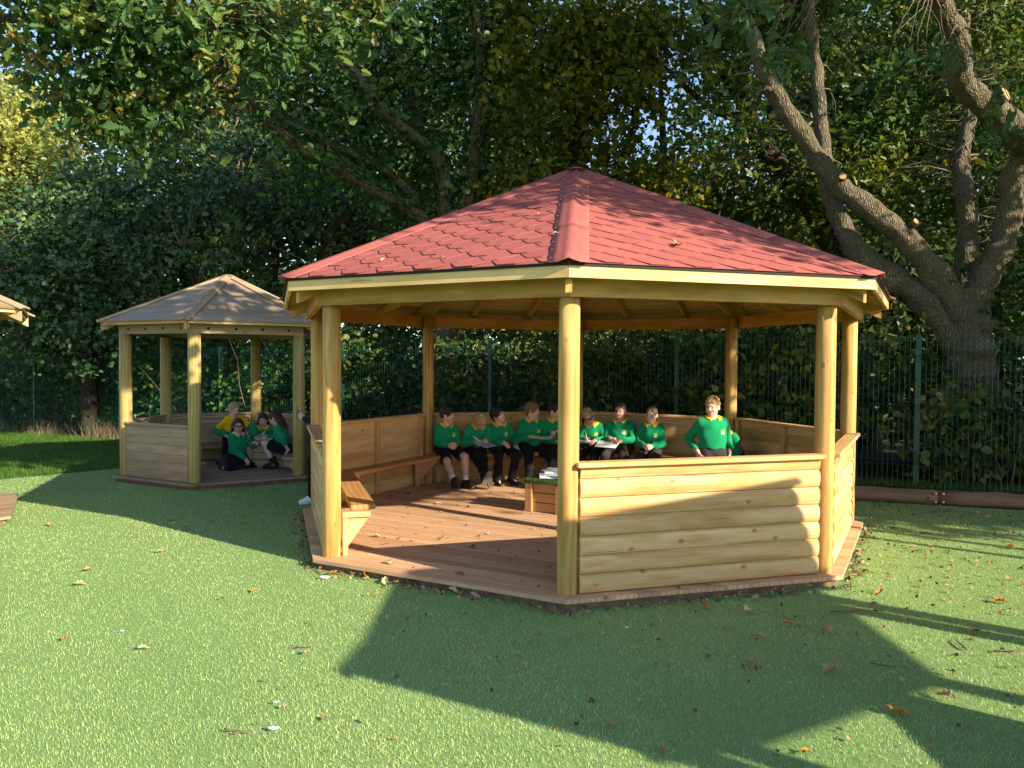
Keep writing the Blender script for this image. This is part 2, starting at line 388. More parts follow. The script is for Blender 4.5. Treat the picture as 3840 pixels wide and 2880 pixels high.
for k in range(8):
    aB = RB*C8; trap_fix('ring_beam', RG, k, aB-.045, aB, ZD+2.078, .145, M_BEAM if k in (7, 0, 1) else M_BEAM_BOUNCE, g1)
    aF = RF*C8; trap_fix('fascia_board', RG, k, aF-.026, aF, ZD+2.181, .097, M_FASC, g1)
    trap_fix('drip_edge', RG, k, aF+.0006, aF+.012, ZD+2.258, .021, M_FELT, g1)
# hip rafters, jack rafters, ceiling panels
apex = RG.c+UPZ*(ZD+3.649)
for k in range(8):
    d = (RG.v(k, 1)-RG.c); t = Vector((-d.y, d.x, 0))
    top = lambda R, dz=-.034: RG.c+d*R+UPZ*(zt(R)+dz)
    V = []
    for R, dep in ((.02, .16), (3.10, .20)):
        for s in (-1, 1): V += [top(R)+t*.0225*s, top(R, -.034-dep)+t*.0225*s]
    q = [(v-RG.c) for v in V]
    # build in a local frame with x along the rafter
    x = (top(3.1)-top(.02)).normalized(); y = t; z = x.cross(y); M = frame(top(1.5), x, y, z); Mi = M.inverted()
    me = mesh('rafter', [Mi @ v for v in V], [(0, 2, 3, 1), (4, 5, 7, 6), (0, 1, 5, 4), (2, 6, 7, 3), (0, 4, 6, 2), (1, 3, 7, 5)], M_BEAM)
    link('hip_rafter', me, g1, M)
    n, tt = RG.nt(k); sl_ = .428/C8
    for u in (-.40, .40):
        a0, a1 = abs(u)/math.tan(PI/8)+.06, 2.90
        zz = lambda a: ZD+3.649-sl_*a-.034-.05
        bar('jack_rafter', RG.p(k, u, a0, zz(a0)), RG.p(k, u, a1, zz(a1)), tt, .045, .095, M_BEAM, g1)
    # plywood lining under the shingles, one triangular panel per side
    A, B, Cc = apex-UPZ*.004, RG.v(k, 3.185, zt(3.185)-.004), RG.v(k+1, 3.185, zt(3.185)-.004)
    nn = (B-A).cross(Cc-A).normalized()
    if nn.z < 0: nn = -nn
    up = (A-(B+Cc)/2).normalized(); xx = up.cross(nn); M = frame((B+Cc)/2, xx, up, nn); Mi = M.inverted()
    P = [Mi @ v for v in (A, B, Cc)]
    if (P[1]-P[0]).cross(P[2]-P[0]).z < 0: P = [P[0], P[2], P[1]]
    me = prism_mesh([(p.x, p.y) for p in P], .014, M_PLY); me.transform(Matrix.Translation((0, 0, -.018)))
    link('ceiling_panel', me, g1, M)
# shingles
TABW, EXPO = .3335, .124
stuff = MB(); rows = 0
for k in range(8):
    A, B, Cc = apex.copy(), RG.v(k, 3.20, zt(3.20)), RG.v(k+1, 3.20, zt(3.20))
    mid = (B+Cc)/2; up = (A-mid); H = up.length; up.normalize(); nn = up.cross((Cc-B).normalized())
    if nn.z < 0: nn = -nn
    xx = up.cross(nn).normalized(); hw = (Cc-B).length/2; M = frame(mid, xx, up, nn)
    link('starter_strip', mesh('starter_strip', [(-hw+.01, -.004, -.001), (hw-.01, -.004, -.001), (hw-.06, .14, .0012), (-hw+.06, .14, .0012)], [(0, 1, 2, 3)], M_SHING), g1, M)
    i = 0
    while i*EXPO < H-.06:
        v0 = i*EXPO-.015; off = (.5 if i % 2 else 0)*TABW+.10
        u = -math.ceil((hw+off)/TABW)*TABW+off-TABW
        while u < hw+TABW:
            g = .0016
            poly = [(u-.055, v0), (u+.055, v0), (u+TABW/2-g, v0+EXPO), (u+TABW/2-g, v0+2*EXPO+.02), (u-TABW/2+g, v0+2*EXPO+.02), (u-TABW/2+g, v0+EXPO)]
            poly = clip(poly, H, hw, hw*H-.01*H); poly = clip(poly, -H, hw, hw*H-.01*H) if len(poly) > 2 else poly
            poly = clip(poly, 0, 1, H-.02) if len(poly) > 2 else poly
            poly = clip(poly, 0, -1, 0.0) if len(poly) > 2 else poly
            if len(poly) > 2:
                lift = random.uniform(.008, .0125)
                tilt = lift/(2*EXPO)
                zb = lambda p, q: .0005+lift*(1-(p[1]-v0)/(2*EXPO))+q
                n_ = len(poly); V = [(p[0], p[1], zb(p, -.0045)) for p in poly]+[(p[0], p[1], zb(p, 0)) for p in poly]
                F = [tuple(range(n_-1, -1, -1)), tuple(range(n_, 2*n_))]+[(a, (a+1) % n_, n_+(a+1) % n_, n_+a) for a in range(n_)]
                if k in (7, 0):
                    cx, cy = u, v0+EXPO
                    link('shingle', mesh('shingle', [(x-cx, y-cy, z) for x, y, z in V], F, M_SHING), g1, M @ Matrix.Translation((cx, cy, 0)))
                else:
                    stuff.add([tuple(M @ Vector(v)) for v in V], F)
            u += TABW
        i += 1
tag(link('rear_shingles', stuff.mesh('rear_shingles', M_SHING), g1), kind='stuff')
# ridge caps over the hips, in overlapping lengths, with clout nails
nails = MB()
for k in range(8):
    d = (RG.v(k, 1)-RG.c); t = Vector((-d.y, d.x, 0))
    nl, _ = RG.nt(k-1); nr, _ = RG.nt(k)
    def capline(R, w):
        out = []; c = RG.c+d*R+UPZ*(zt(R))
        for s in (-1, -.55, -.25, 0, .25, .55, 1):
            nk, tk = (nl, RG.nt(k-1)[1]) if s < 0 else (nr, RG.nt(k)[1])
            side_dir = (-tk if s < 0 else tk)           # along the eave of that face: stays in the roof plane, level
            p = c+side_dir*(abs(s)*w)
            lift = .011+(.026*(1-abs(s)/.6) if abs(s) < .6 else 0)
            out.append(p+UPZ*lift)
        return out
    cuts = [(3.245, 2.30), (2.36, 1.35), (1.41, .42), (.48, .02)] if k in (7, 0, 1) else [(3.245, 1.6), (1.66, .02)]
    for j, (Ra, Rb_) in enumerate(cuts):
        V = []; Rs = np.linspace(Ra, Rb_, 6)
        for R in Rs:
            w_ = .145 if R > .4 else .145*max(R, .1)/.4
            V += [v+UPZ*(.004*(R-Rb_)/(Ra-Rb_)) for v in capline(R, w_)]
        F = [(i*7+q, i*7+q+1, (i+1)*7+q+1, (i+1)*7+q) for i in range(5) for q in range(6)]
        bm = bmesh.new(); vs_ = [bm.verts.new(v) for v in V]; [bm.faces.new([vs_[i] for i in f]) for f in F]
        bmesh.ops.recalc_face_normals(bm, faces=bm.faces[:])
        if sum(f.normal.z for f in bm.faces) < 0: bmesh.ops.reverse_faces(bm, faces=bm.faces[:])
        bmesh.ops.solidify(bm, geom=bm.faces[:], thickness=.004)
        me = bpy.data.meshes.new('ridge_cap'); bm.to_mesh(me); bm.free(); me.materials.append(M_SHING)
        me.polygons.foreach_set('use_smooth', [True]*len(me.polygons))
        link('ridge_cap', me, g1)
        if k in (7, 0, 1):
            for R in np.arange(Rb_+.08, Ra, .19):
                L = capline(R, .145*.9)
                for p in (L[0], L[-1]): nails.box(p+UPZ*.004, (.007, 0, 0), (0, .007, 0), (0, 0, .003))
tag(link('cap_nails', nails.mesh('cap_nails', M_STEEL), g1), kind='stuff')
fin = MB(); fin.tube([apex+UPZ*(-.02), apex+UPZ*.022, apex+UPZ*.03], [.16, .05, .005], 16)
fm = fin.mesh('apex_cap', M_SHING); link('apex_cap', fm, g1)
# low walls of log-lap boards on seven sides, the front left side open
prof_full = profile_mesh(LOGLAP, 1.985, M_CLAD); prof_top = profile_mesh(clip_prof(.078), 1.985, M_CLAD)
screws = MB()
for k in range(7):
    n, t = RG.nt(k); M0 = lambda z: frame(RG.p(k, -.012, 2.628, ZD+z), -t, n, UPZ) if (-t).cross(n).z > 0 else frame(RG.p(k, -.012, 2.628, ZD+z), t, n, UPZ)
    for i in range(7):
        z = .009+i*.1345
        link('cladding_board', prof_top if i == 6 else prof_full, g1, M0(z))
        for s in (-.965, .94):
            for dz in (.03, .095):
                if i == 6 and dz > .05: continue
                screws.box(RG.p(k, s, 2.628+.0335, ZD+z+dz), t*.008, n*.004, UPZ*.008)
    bar('wall_cap', RG.p(k, -1.045, 2.645, ZD+.914), RG.p(k, 1.0, 2.645, ZD+.914), n, .125, .034, M_FASC if k == 0 else M_CLAD, g1, .006)
    for u in (-.94, 0, .93):
        bar('wall_stud', RG.p(k, u, 2.605, ZD), RG.p(k, u, 2.605, ZD+.896), t, .06, .045, M_CLAD, g1)
tag(link('cladding_screws', screws.mesh('cladding_screws', M_STEEL), g1), kind='stuff')
for k in range(7):
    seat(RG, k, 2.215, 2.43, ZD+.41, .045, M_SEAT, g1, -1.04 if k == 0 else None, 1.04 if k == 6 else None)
    us = [-.78, .78]
    if k == 0: us[0] = -.93
    if k == 6: us[1] = 1.07
    for u in us: gusset(RG, k, u, 2.24, 2.51 if abs(u) > 1 else 2.58, ZD+.365, g1, M_CLAD, M_CLAD)
# ------------------------------------------------------------------ hexagonal gazebos with boarded roofs
def hex_gazebo(name, label, c, t, q=1.0, opened=(0,), benches=(5, 4, 3, 2, 1), detail=True, kdeck=0, rpost=1.392):
    R = Ring(c[0], c[1], t, 6); g = empty(name, (c[0], c[1], 0)); tag(g, label, 'gazebo'); C6 = math.cos(PI/6)
    rp = rpost*q; rd = 1.57*q; re = 1.728*q; sl_ = (2.899-2.154)/re; zz = lambda r, dz=0: ZD+2.899-sl_*r+dz
    if q > 1.2: rp = re-.34; rd = rp+.18
    deck(R, rd, .122, kdeck, g, M_OLDDECK, M_LOG)
    aB = (rp+.085)*C6+.0
    for k in range(6):
        post('post', R.v(k, rp, ZD), ZD+1.978, .083, M_OLDPOST, g)
        n, tt = R.nt(k); rb = aB/C6
        trap_fix('ring_beam', R, k, aB-.045, aB, ZD+1.978, .126, M_OLD, g)
        if detail:
            for j in range(4):
                u = R.half(aB)*(-.72+.48*j)
                me = prism_mesh([(.018*math.cos(a), .018*math.sin(a)) for a in np.arange(12)*PI/6], .006, M_HOLE)
                link('beam_hole', me, g, frame(R.p(k, u, aB-.003, ZD+2.045), tt, UPZ, tt.cross(UPZ)) if tt.cross(UPZ).dot(n) > 0 else frame(R.p(k, u, aB-.003, ZD+2.045), -tt, UPZ, (-tt).cross(UPZ)))
        trap_fix('fascia_board', R, k, re*C6-.06, re*C6-.035, ZD+2.100, .046, M_FASC if detail else M_OLD, g)
        # roof boards, rows parallel to the eave
        A, B, Cc = R.c+UPZ*zz(0), R.v(k, re, zz(re)), R.v(k+1, re, zz(re))
        mid = (B+Cc)/2; up = A-mid; H = up.length; up.normalize(); nn = up.cross((Cc-B).normalized())
        if nn.z < 0: nn = -nn
        xx = up.cross(nn).normalized(); hw = (Cc-B).length/2; M = frame(mid, xx, up, nn); nb = max(9, int(round(H/.145)))
        for i in range(nb):
            v0, v1 = H*i/nb, H*(i+1)/nb-.004
            poly = [(-hw*(1-v0/H)+.004, v0), (hw*(1-v0/H)-.004, v0), (hw*(1-v1/H)-.003, v1), (-hw*(1-v1/H)+.003, v1)]
            vc = (v0+v1)/2; me = prism_mesh([(p[0], p[1]-vc) for p in poly], .02, M_OLDROOF)
            link('roof_board', me, g, M @ Matrix.Translation((0, vc, -.022+random.uniform(-.0015, .0015))))
        d = R.v(k, 1)-R.c; td = Vector((-d.y, d.x, 0))
        for s in (-1, 1):
            # hip boards, one each side of the hip, lying in the roof planes
            nk, tk = R.nt(k-1) if s < 0 else R.nt(k); sd = -tk if s < 0 else tk
            p0, p1 = R.c+d*(re+.02)+UPZ*zz(re+.02), R.c+d*.03+UPZ*zz(.03)
            ax = (p1-p0).normalized(); fn = ax.cross(sd).normalized(); fn = fn if fn.z > 0 else -fn
            wd = fn.cross(ax).normalized(); wd = wd if wd.dot(sd) > 0 else -wd
            bar('hip_board', p0+wd*.042+fn*.013, p1+wd*.042+fn*.013, wd, .082, .022, M_OLD, g)
        # hip rafter with its tail showing under the eave
        V = []
        for rr, dep in ((.05, .11), (re-.03, .125)):
            for s in (-1, 1):
                pt = R.c+d*rr+td*.022*s; V += [pt+UPZ*zz(rr, -.026), pt+UPZ*zz(rr, -.026-dep)]
        x = (R.c+d*re+UPZ*zz(re)-(R.c+UPZ*zz(0))).normalized(); z_ = x.cross(td); Mm = frame(R.c+d*re*.5+UPZ*zz(re*.5), x, td, z_); Mi = Mm.inverted()
        link('hip_rafter', mesh('rafter', [Mi @ v for v in V], [(0, 2, 3, 1), (4, 5, 7, 6), (0, 1, 5, 4), (2, 6, 7, 3), (0, 4, 6, 2), (1, 3, 7, 5)], M_OLD), g, Mm)
    aW = rp*C6
    for k in range(6):
        if k in opened: continue
        n, tt = R.nt(k); hl = R.half(rp*C6)-.075
        for i in range(7):
            h = .114 if i < 6 else .03
            z = .004+i*.1165
            bar('cladding_board', R.p(k, -hl, aW+.045, ZD+z+h/2), R.p(k, hl, aW+.045, ZD+z+h/2), n, .022, h, M_OLD, g, .003)
        bar('wall_cap', R.p(k, -hl-.01, aW+.02, ZD+.742), R.p(k, hl+.01, aW+.02, ZD+.742), n, .11, .03, M_OLD, g, .005)
        for z in (.70, .30): bar('wall_rail', R.p(k, -hl, aW+.012, ZD+z), R.p(k, hl, aW+.012, ZD+z), n, .04, .05, M_OLD, g)
        for u in (-hl+.02, hl-.02): bar('wall_stud', R.p(k, u, aW+.01, ZD), R.p(k, u, aW+.01, ZD+.727), tt, .045, .04, M_OLD, g)
    ks = list(benches)
    for k in ks:
        lo = -R.half(rp*C6)+.06 if (k-1) % 6 in opened else None; hi = R.half(rp*C6)-.06 if (k+1) % 6 in opened else None
        seat(R, k, aW-.27, aW-.06, ZD+.245, .04, M_OLDROOF, g, lo, hi)
        hl = R.half(aW)-.16
        for u in (-hl, hl): gusset(R, k, u, aW-.25, aW-.015, ZD+.205, g, M_OLD, M_OLD)
    return g, R
g2, RH = hex_gazebo('hexagonal_gazebo', 'small hexagonal timber gazebo with grey weathered boarded roof', (-4.254, 11.653), .039)
g3, R3 = hex_gazebo('corner_gazebo', 'timber gazebo cut off by the left edge, only an eave and deck corner showing', (-6.756, 8.0), math.radians(30), opened=(5,), benches=(2,), rpost=1.25)
g4, R4 = hex_gazebo('shading_gazebo', 'hexagonal gazebo right of the camera whose shadow crosses the turf', (4.70, 2.12), 0.0, q=1.07, opened=(3,), benches=(5, 0), detail=False)
# ------------------------------------------------------------------ green mesh fence
fn0 = Vector((5.125, 9.8, 0)); fd = Vector((-2.74, 1.431, 0)); PL = fd.length
fdir = fd.normalized(); fnrm = Vector((fdir.y, -fdir.x, 0));  fnrm = fnrm if fnrm.y < 0 else -fnrm
ftop = {-2: 2.03, -1: 2.035, 0: 2.037, 1: 2.045, 2: 2.049, 3: 1.99, 4: 1.93, 5: 1.85, 6: 1.765, 7: 1.70, 8: 1.64}
fence = empty('mesh_fence', (fn0.x, fn0.y, 0)); tag(fence, 'green welded wire mesh fence with square posts in front of the hedge', 'fence')
for i in range(-2, 9):
    p = fn0+fd*i; t_ = ftop[i]; b = MB()
    b.box(p+UPZ*(t_-.98), fdir*.055, fnrm*.045, UPZ*2.04)
    b.box(p+UPZ*(t_+.045), fdir*.06, fnrm*.05, UPZ*.012)
    for z in (.06, .52, .98, 1.45): b.box(p+fnrm*.03+UPZ*(t_-z), fdir*.05, fnrm*.02, UPZ*.05)
    for z in (.06, .52, .98, 1.45): b.box(p+fnrm*.043+UPZ*(t_-z), fdir*.014, fnrm*.008, UPZ*.014)
    link('fence_post', b.mesh('fence_post', M_FENCE), fence)
for i in range(-2, 8):
    a = fn0+fd*i; e = fn0+fd*(i+1); ta, te = ftop[i], ftop[i+1]; b = MB()
    zs = [0.03, -.10, -.16, -.22, -.28, -.72, -.78, -.84, -.90, -1.42, -1.48, -1.54, -1.60, -1.86]
    off = [0, 0, 0, .035, 0, 0, 0, .035, 0, 0, 0, .035, 0, 0]
    nw = 52
    for j in range(nw):
        s = (j+.5)/nw; p = a.lerp(e, s); tp = ta+(te-ta)*s
        b.tube([p+fnrm*(.022+o_)+UPZ*(tp+z) for z, o_ in zip(zs, off)], .0026, 3)
    for z, o_ in ((0, 0), (-.10, 0), (-.16, 0), (-.22, .035), (-.28, 0), (-.5, 0), (-.72, 0), (-.78, 0), (-.84, .035), (-.9, 0), (-1.16, 0), (-1.42, 0), (-1.48, 0), (-1.54, .035), (-1.6, 0), (-1.82, 0)):
        if z in (-.16, -.78, -1.48): continue
        b.tube([a+fnrm*(.026+o_)+UPZ*(ta+z), e+fnrm*(.026+o_)+UPZ*(te+z)], .003, 3)
    link('mesh_panel', b.mesh('mesh_panel', M_FENCE), fence)
# ------------------------------------------------------------------ log edging along the bank
L0, L1, L2 = Vector((3.15, 10.12, 0)), Vector((5.22, 9.47, 0)), Vector((8.6, 8.40, 0))
lg = empty('log_edging', (5.22, 9.47, 0)); tag(lg, 'low round log edging with bolts retaining the planted bank', 'edging')
for a, e in ((L0, L1), (L1, L2)):
    d = (e-a).normalized(); y = Vector((-d.y, d.x, 0)); Lg = (e-a).length-.012
    P = [(x, 0, 0) for x in np.linspace(-Lg/2, Lg/2, 14)]
    V, F = tube_arrays(P, [.094+.004*math.sin(i*1.7) for i in range(14)], 20, .012); F = [tuple(dict.fromkeys(f)) for f in F]
    link('log', mesh('log', V, F, M_LOG, True), lg, frame((a+e)/2+UPZ*.085, d, y, UPZ))
b = MB()
for s in (-.035, .035):
    for z in (.15, .05):
        p = L1+(L2-L1).normalized()*s*1.2; b.box(p+Vector((-.03, -.105, z)), (.02, 0, 0), (0, .02, 0), (0, 0, .02))
link('bolt', b.mesh('bolt', M_STEEL), lg)
# planted bank behind the log
def bank():
    n1, n2 = 60, 14; V = []
    for i in range(n1):
        s = i/(n1-1); p = Vector((2.6, 10.32, 0)).lerp(Vector((12, 7.40, 0)), s)
        for j in range(n2):
            r = j/(n2-1); q = p+Vector((.15, .95, 0))*(r*6.5+.0)
            z = .165+.05*math.tanh(r*6)+.03*math.sin(i*.9+j*1.3)*min(1, r*8)
            V.append((q.x, q.y, z))
    F = [(i*n2+j, (i+1)*n2+j, (i+1)*n2+j+1, i*n2+j+1) for i in range(n1-1) for j in range(n2-1)]
    o = link('bank', mesh('bank', V, F, M_SOIL, True)); tag(o, kind='structure')
bank()
# ------------------------------------------------------------------ trees, hedge and shrubs
def bark_mat(name, a, b, s=9):
    m, t, p = newmat(name); tc = N(t, 'ShaderNodeTexCoord'); v = tc.outputs['Object']
    f = noise(t, vmul(t, v, (1, 1, .38)), s, 5, .65, .6); g = noise(t, v, 1.7, 3, .6)
    vo = N(t, 'ShaderNodeTexVoronoi', feature='DISTANCE_TO_EDGE'); vo.inputs['Scale'].default_value = s*2.2; t.links.new(vmul(t, v, (1, 1, .3)), vo.inputs['Vector'])
    e = math_(t, 'MULTIPLY', vo.outputs['Distance'], 2.2, True)
    c = ramp(t, f, [(.3, a), (.7, b)]); c = mixc(t, math_(t, 'SUBTRACT', 1, e, True), c, tuple(x*.7 for x in a))
    gr = N(t, 'ShaderNodeMapRange'); gr.inputs[1].default_value = .5; gr.inputs[2].default_value = .75; gr.inputs[4].default_value = .5; t.links.new(g, gr.inputs[0])
    c = mixc(t, gr.outputs[0], c, (.13, .14, .06))
    t.links.new(c, p.inputs['Base Color']); p.inputs['Roughness'].default_value = .9; p.inputs['Specular IOR Level'].default_value = .15
    t.links.new(bump(t, math_(t, 'ADD', f, math_(t, 'MULTIPLY', e, .6)), 1.0, .05), p.inputs['Normal']); return m
M_BARK = bark_mat('oak_bark', (.18, .15, .10), (.42, .36, .26), 16)
M_BARKD = bark_mat('dark_bark', (.05, .042, .032), (.13, .11, .08), 16)
M_TWIG = plain('twig_bark', (.17, .13, .09), .9, .3, 20, 0)
M_CUT = plain('sawn_end', (.50, .30, .13), .8, .2, 60)
def leaf_mat(name, cols, trans=.3, rough=.45): return blade_mat(name, cols, rough, trans)
M_OAKLEAF = leaf_mat('oak_leaf', [(.045, .105, .036), (.060, .135, .042), (.080, .165, .045), (.10, .18, .040), (.15, .19, .035), (.26, .19, .035)])
M_CANOPY = leaf_mat('canopy_leaf', [(.035, .080, .016), (.055, .115, .020), (.085, .15, .022), (.15, .20, .022), (.30, .28, .03)], .4)
M_MAPLE = leaf_mat('maple_leaf', [(.055, .10, .014), (.095, .15, .016), (.16, .19, .016), (.28, .25, .018), (.46, .34, .025)], .45)
M_IVY = leaf_mat('ivy_leaf', [(.030, .085, .018), (.050, .125, .022), (.085, .17, .03), (.14, .22, .035)], .25, .35)
M_EVER = leaf_mat('evergreen_leaf', [(.040, .090, .036), (.062, .125, .046), (.088, .155, .054), (.13, .19, .048)], .18, .35)
M_HEDGE = leaf_mat('hedge_leaf', [(.030, .068, .016), (.046, .098, .022), (.070, .125, .024), (.13, .17, .028), (.24, .21, .035)], .3, .45)
M_YEL = leaf_mat('golden_leaf', [(.20, .26, .05), (.34, .38, .08), (.46, .45, .13), (.56, .52, .20)], .45)
M_FAR = leaf_mat('far_leaf', [(.032, .065, .018), (.050, .092, .022), (.085, .125, .024)], .3)
def t_quad(w=.62):
    V = np.array([(0, 0, 0), (w/2, .45, .10), (0, 1, -.06), (-w/2, .45, .10)], float); F = np.array([(0, 1, 2), (0, 2, 3)]); return V, F
def t_hex(w=.7):
    V = np.array([(0, 0, 0), (w/2, .32, .09), (w*.36, .75, .05), (0, 1, -.08), (-w*.36, .75, .05), (-w/2, .32, .09)], float)
    return V, np.array([(0, 1, 2), (0, 2, 3), (0, 3, 4), (0, 4, 5)])
def t_oak():
    pr = [(.03, .0), (.10, .14), (.20, .22), (.13, .34), (.28, .46), (.17, .56), (.27, .70), (.15, .80), (.10, .95)]
    Rr = [(x, y, .10*x/.28) for x, y in pr]; V = [(0, 0, 0), (0, .34, -.01), (0, .56, -.02), (0, .80, -.04), (0, 1.0, -.08)]
    n0 = len(V); V += Rr; n1 = len(V); V += [(-x, y, z) for x, y, z in Rr]
    F = []
    for s, n in ((1, n0), (-1, n1)):
        tri = [(0, n, n+1), (0, n+1, 1), (n+1, n+2, n+3), (n+1, n+3, 1), (1, n+3, 2), (n+3, n+4, n+5), (n+3, n+5, 2), (2, n+5, 3), (n+5, n+6, n+7), (n+5, n+7, 3), (3, n+7, 4), (n+7, n+8, 4)]
        F += [t if s > 0 else t[::-1] for t in tri]
    return np.array(V, float), np.array(F)
def t_oaklo():
    V = np.array([(0, 0, 0), (.20, .24, .05), (.10, .40, 0), (.30, .58, .06), (.14, .80, 0), (0, 1, -.06), (-.14, .80, 0), (-.30, .58, .06), (-.10, .40, 0), (-.20, .24, .05)], float)
    return V, np.array([(0, 1, 2), (2, 3, 4), (2, 4, 5), (0, 2, 5), (0, 5, 8), (5, 6, 8), (8, 6, 7), (0, 8, 9)])
def t_star():
    V = np.array([(0, 0, 0), (.46, .26, .06), (.22, .48, .0), (.30, .82, .03), (0, 1, -.04), (-.30, .82, .03), (-.22, .48, 0), (-.46, .26, .06)], float)
    return V, np.array([(0, 1, 2), (2, 3, 4), (0, 2, 4), (0, 4, 6), (4, 5, 6), (0, 6, 7)])
def t_maple():
    V = np.array([(0, 0, 0), (.22, .12, .03), (.46, .30, .06), (.30, .48, .02), (.42, .74, .04), (.16, .70, 0), (0, 1, -.04), (-.16, .70, 0), (-.42, .74, .04), (-.30, .48, .02), (-.46, .30, .06), (-.22, .12, .03)], float)
    return V, np.array([(0, 1, 2), (0, 2, 3), (0, 3, 5), (3, 4, 5), (0, 5, 6), (0, 6, 7), (0, 7, 9), (7, 8, 9), (0, 9, 10), (0, 10, 11)])
def leaves_mesh(name, P, size, tmpl, mat, upb=.7, droop=.3, svar=.5, face=(0, -.35, 0), tintpow=1.0, tints=None):
    n = len(P); TV, TF = tmpl
    nr = unit(rng.normal(size=(n, 3))+np.array([0, 0, upb])+np.array(face))
    y = rng.normal(size=(n, 3))+np.array([0, 0, -droop]); y = unit(y-nr*np.sum(y*nr, 1, keepdims=True)); x = np.cross(y, nr)
    s = size*(1+svar*rng.uniform(-1, 1, n))
    V = (P[:, None, :]+s[:, None, None]*(TV[None, :, 0, None]*x[:, None]+TV[None, :, 1, None]*y[:, None]+TV[None, :, 2, None]*nr[:, None])).reshape(-1, 3)
    F = (TF[None]+(np.arange(n)*len(TV))[:, None, None]).reshape(-1, 3)
    me = mesh_np(name, V, F, [mat])
    tv = rng.uniform(0, 1, n)**tintpow if tints is None else tints
    face_attr(me, 'tint', np.repeat(tv, len(TF))); return me
DENS = 1.58
def blob_points(blobs, shell=.5, sd=.22):
    """blobs: (centre, radii, clusters, leaves per cluster) -> leaf points, cluster centres, per leaf cluster tint"""
    P = []; Cs = []; T = []
    for c, r, k, m in blobs:
        k = int(k*DENS)
        d = unit(rng.normal(size=(k, 3))); rad = rng.uniform(0, 1, k)**shell
        cc = np.array(c)+d*rad[:, None]*np.array(r); Cs.append(cc)
        s = sd*rng.uniform(.6, 1.5, k)
        q = cc[:, None]+rng.normal(size=(k, m, 3))*s[:, None, None]*np.array([1, 1, .65]); P.append(q.reshape(-1, 3))
        base = rng.uniform(0, 1, k)**1.6
        T.append(np.clip(base[:, None]*.75+rng.uniform(0, .35, (k, m)), 0, 1).ravel())
    return np.vstack(P), np.vstack(Cs), np.concatenate(T)
def twigs_mesh(name, nodes, targets, mat, r0=.018, n=4):
    b = MB(); nodes = np.asarray(nodes)
    for t in targets:
        d = np.linalg.norm(nodes-t, axis=1); s = nodes[np.argmin(d+rng.uniform(0, .8, len(d)))]
        L = np.linalg.norm(t-s)
        if L < .1: continue
        k = max(4, min(9, int(L/.3))); u = np.linspace(0, 1, k)[:, None]
        P = s+(t-s)*u+rng.normal(size=(k, 3))*.05*L*np.sin(u*PI)+np.array([0, 0, 1])*.10*L*np.sin(u*PI)
        b.tube(P, r0*(1-.75*u[:, 0])*min(1.6, .5+L*.35), 4)
    return b.mesh(name, mat, True)
def limb(name, pts, parent, mat, sides=18, n=9):
    A = catmull(np.array(pts), n); A[:, 3] = np.maximum(A[:, 3], .008)
    A[:, :3] += np.cumsum(rng.normal(size=(len(A), 3))*.004, 0)*np.array([1, 1, 0])
    A[:, 3] *= 1+.07*np.sin(np.arange(len(A))*.9+pts[0][0])+rng.normal(size=len(A))*.02
    V, F = tube_arrays(A[:, :3], A[:, 3], sides, .05); F = [tuple(dict.fromkeys(f)) for f in F]
    m_ = len(A)*sides; W_ = rng.normal(size=(len(A), sides)); W_ = (W_+np.roll(W_, 1, 1)+np.roll(W_, -1, 1)+np.roll(W_, 1, 0)+np.roll(W_, -1, 0))/2.2
    V[:m_] += ((V[:m_].reshape(len(A), sides, 3)-A[:, None, :3])*(W_*.055)[..., None]).reshape(-1, 3)
    return link(name, mesh(name, V, F, mat, True), parent), A
def stub(p, d, r, L, parent, mat=None):
    d = np.array(d, float); d /= np.linalg.norm(d); p = np.array(p)
    V, F = tube_arrays([p, p+d*L*.6, p+d*L], [r*1.25, r*1.05, r], 12); F = [tuple(dict.fromkeys(f)) for f in F]
    me = mesh('sawn_stub', V, F, mat or M_BARK, True); me.materials.append(M_CUT)
    for poly in me.polygons:
        if all(i >= 24 for i in poly.vertices): poly.material_index = 1; poly.use_smooth = False
    o = link('sawn_stub', me, parent); return o
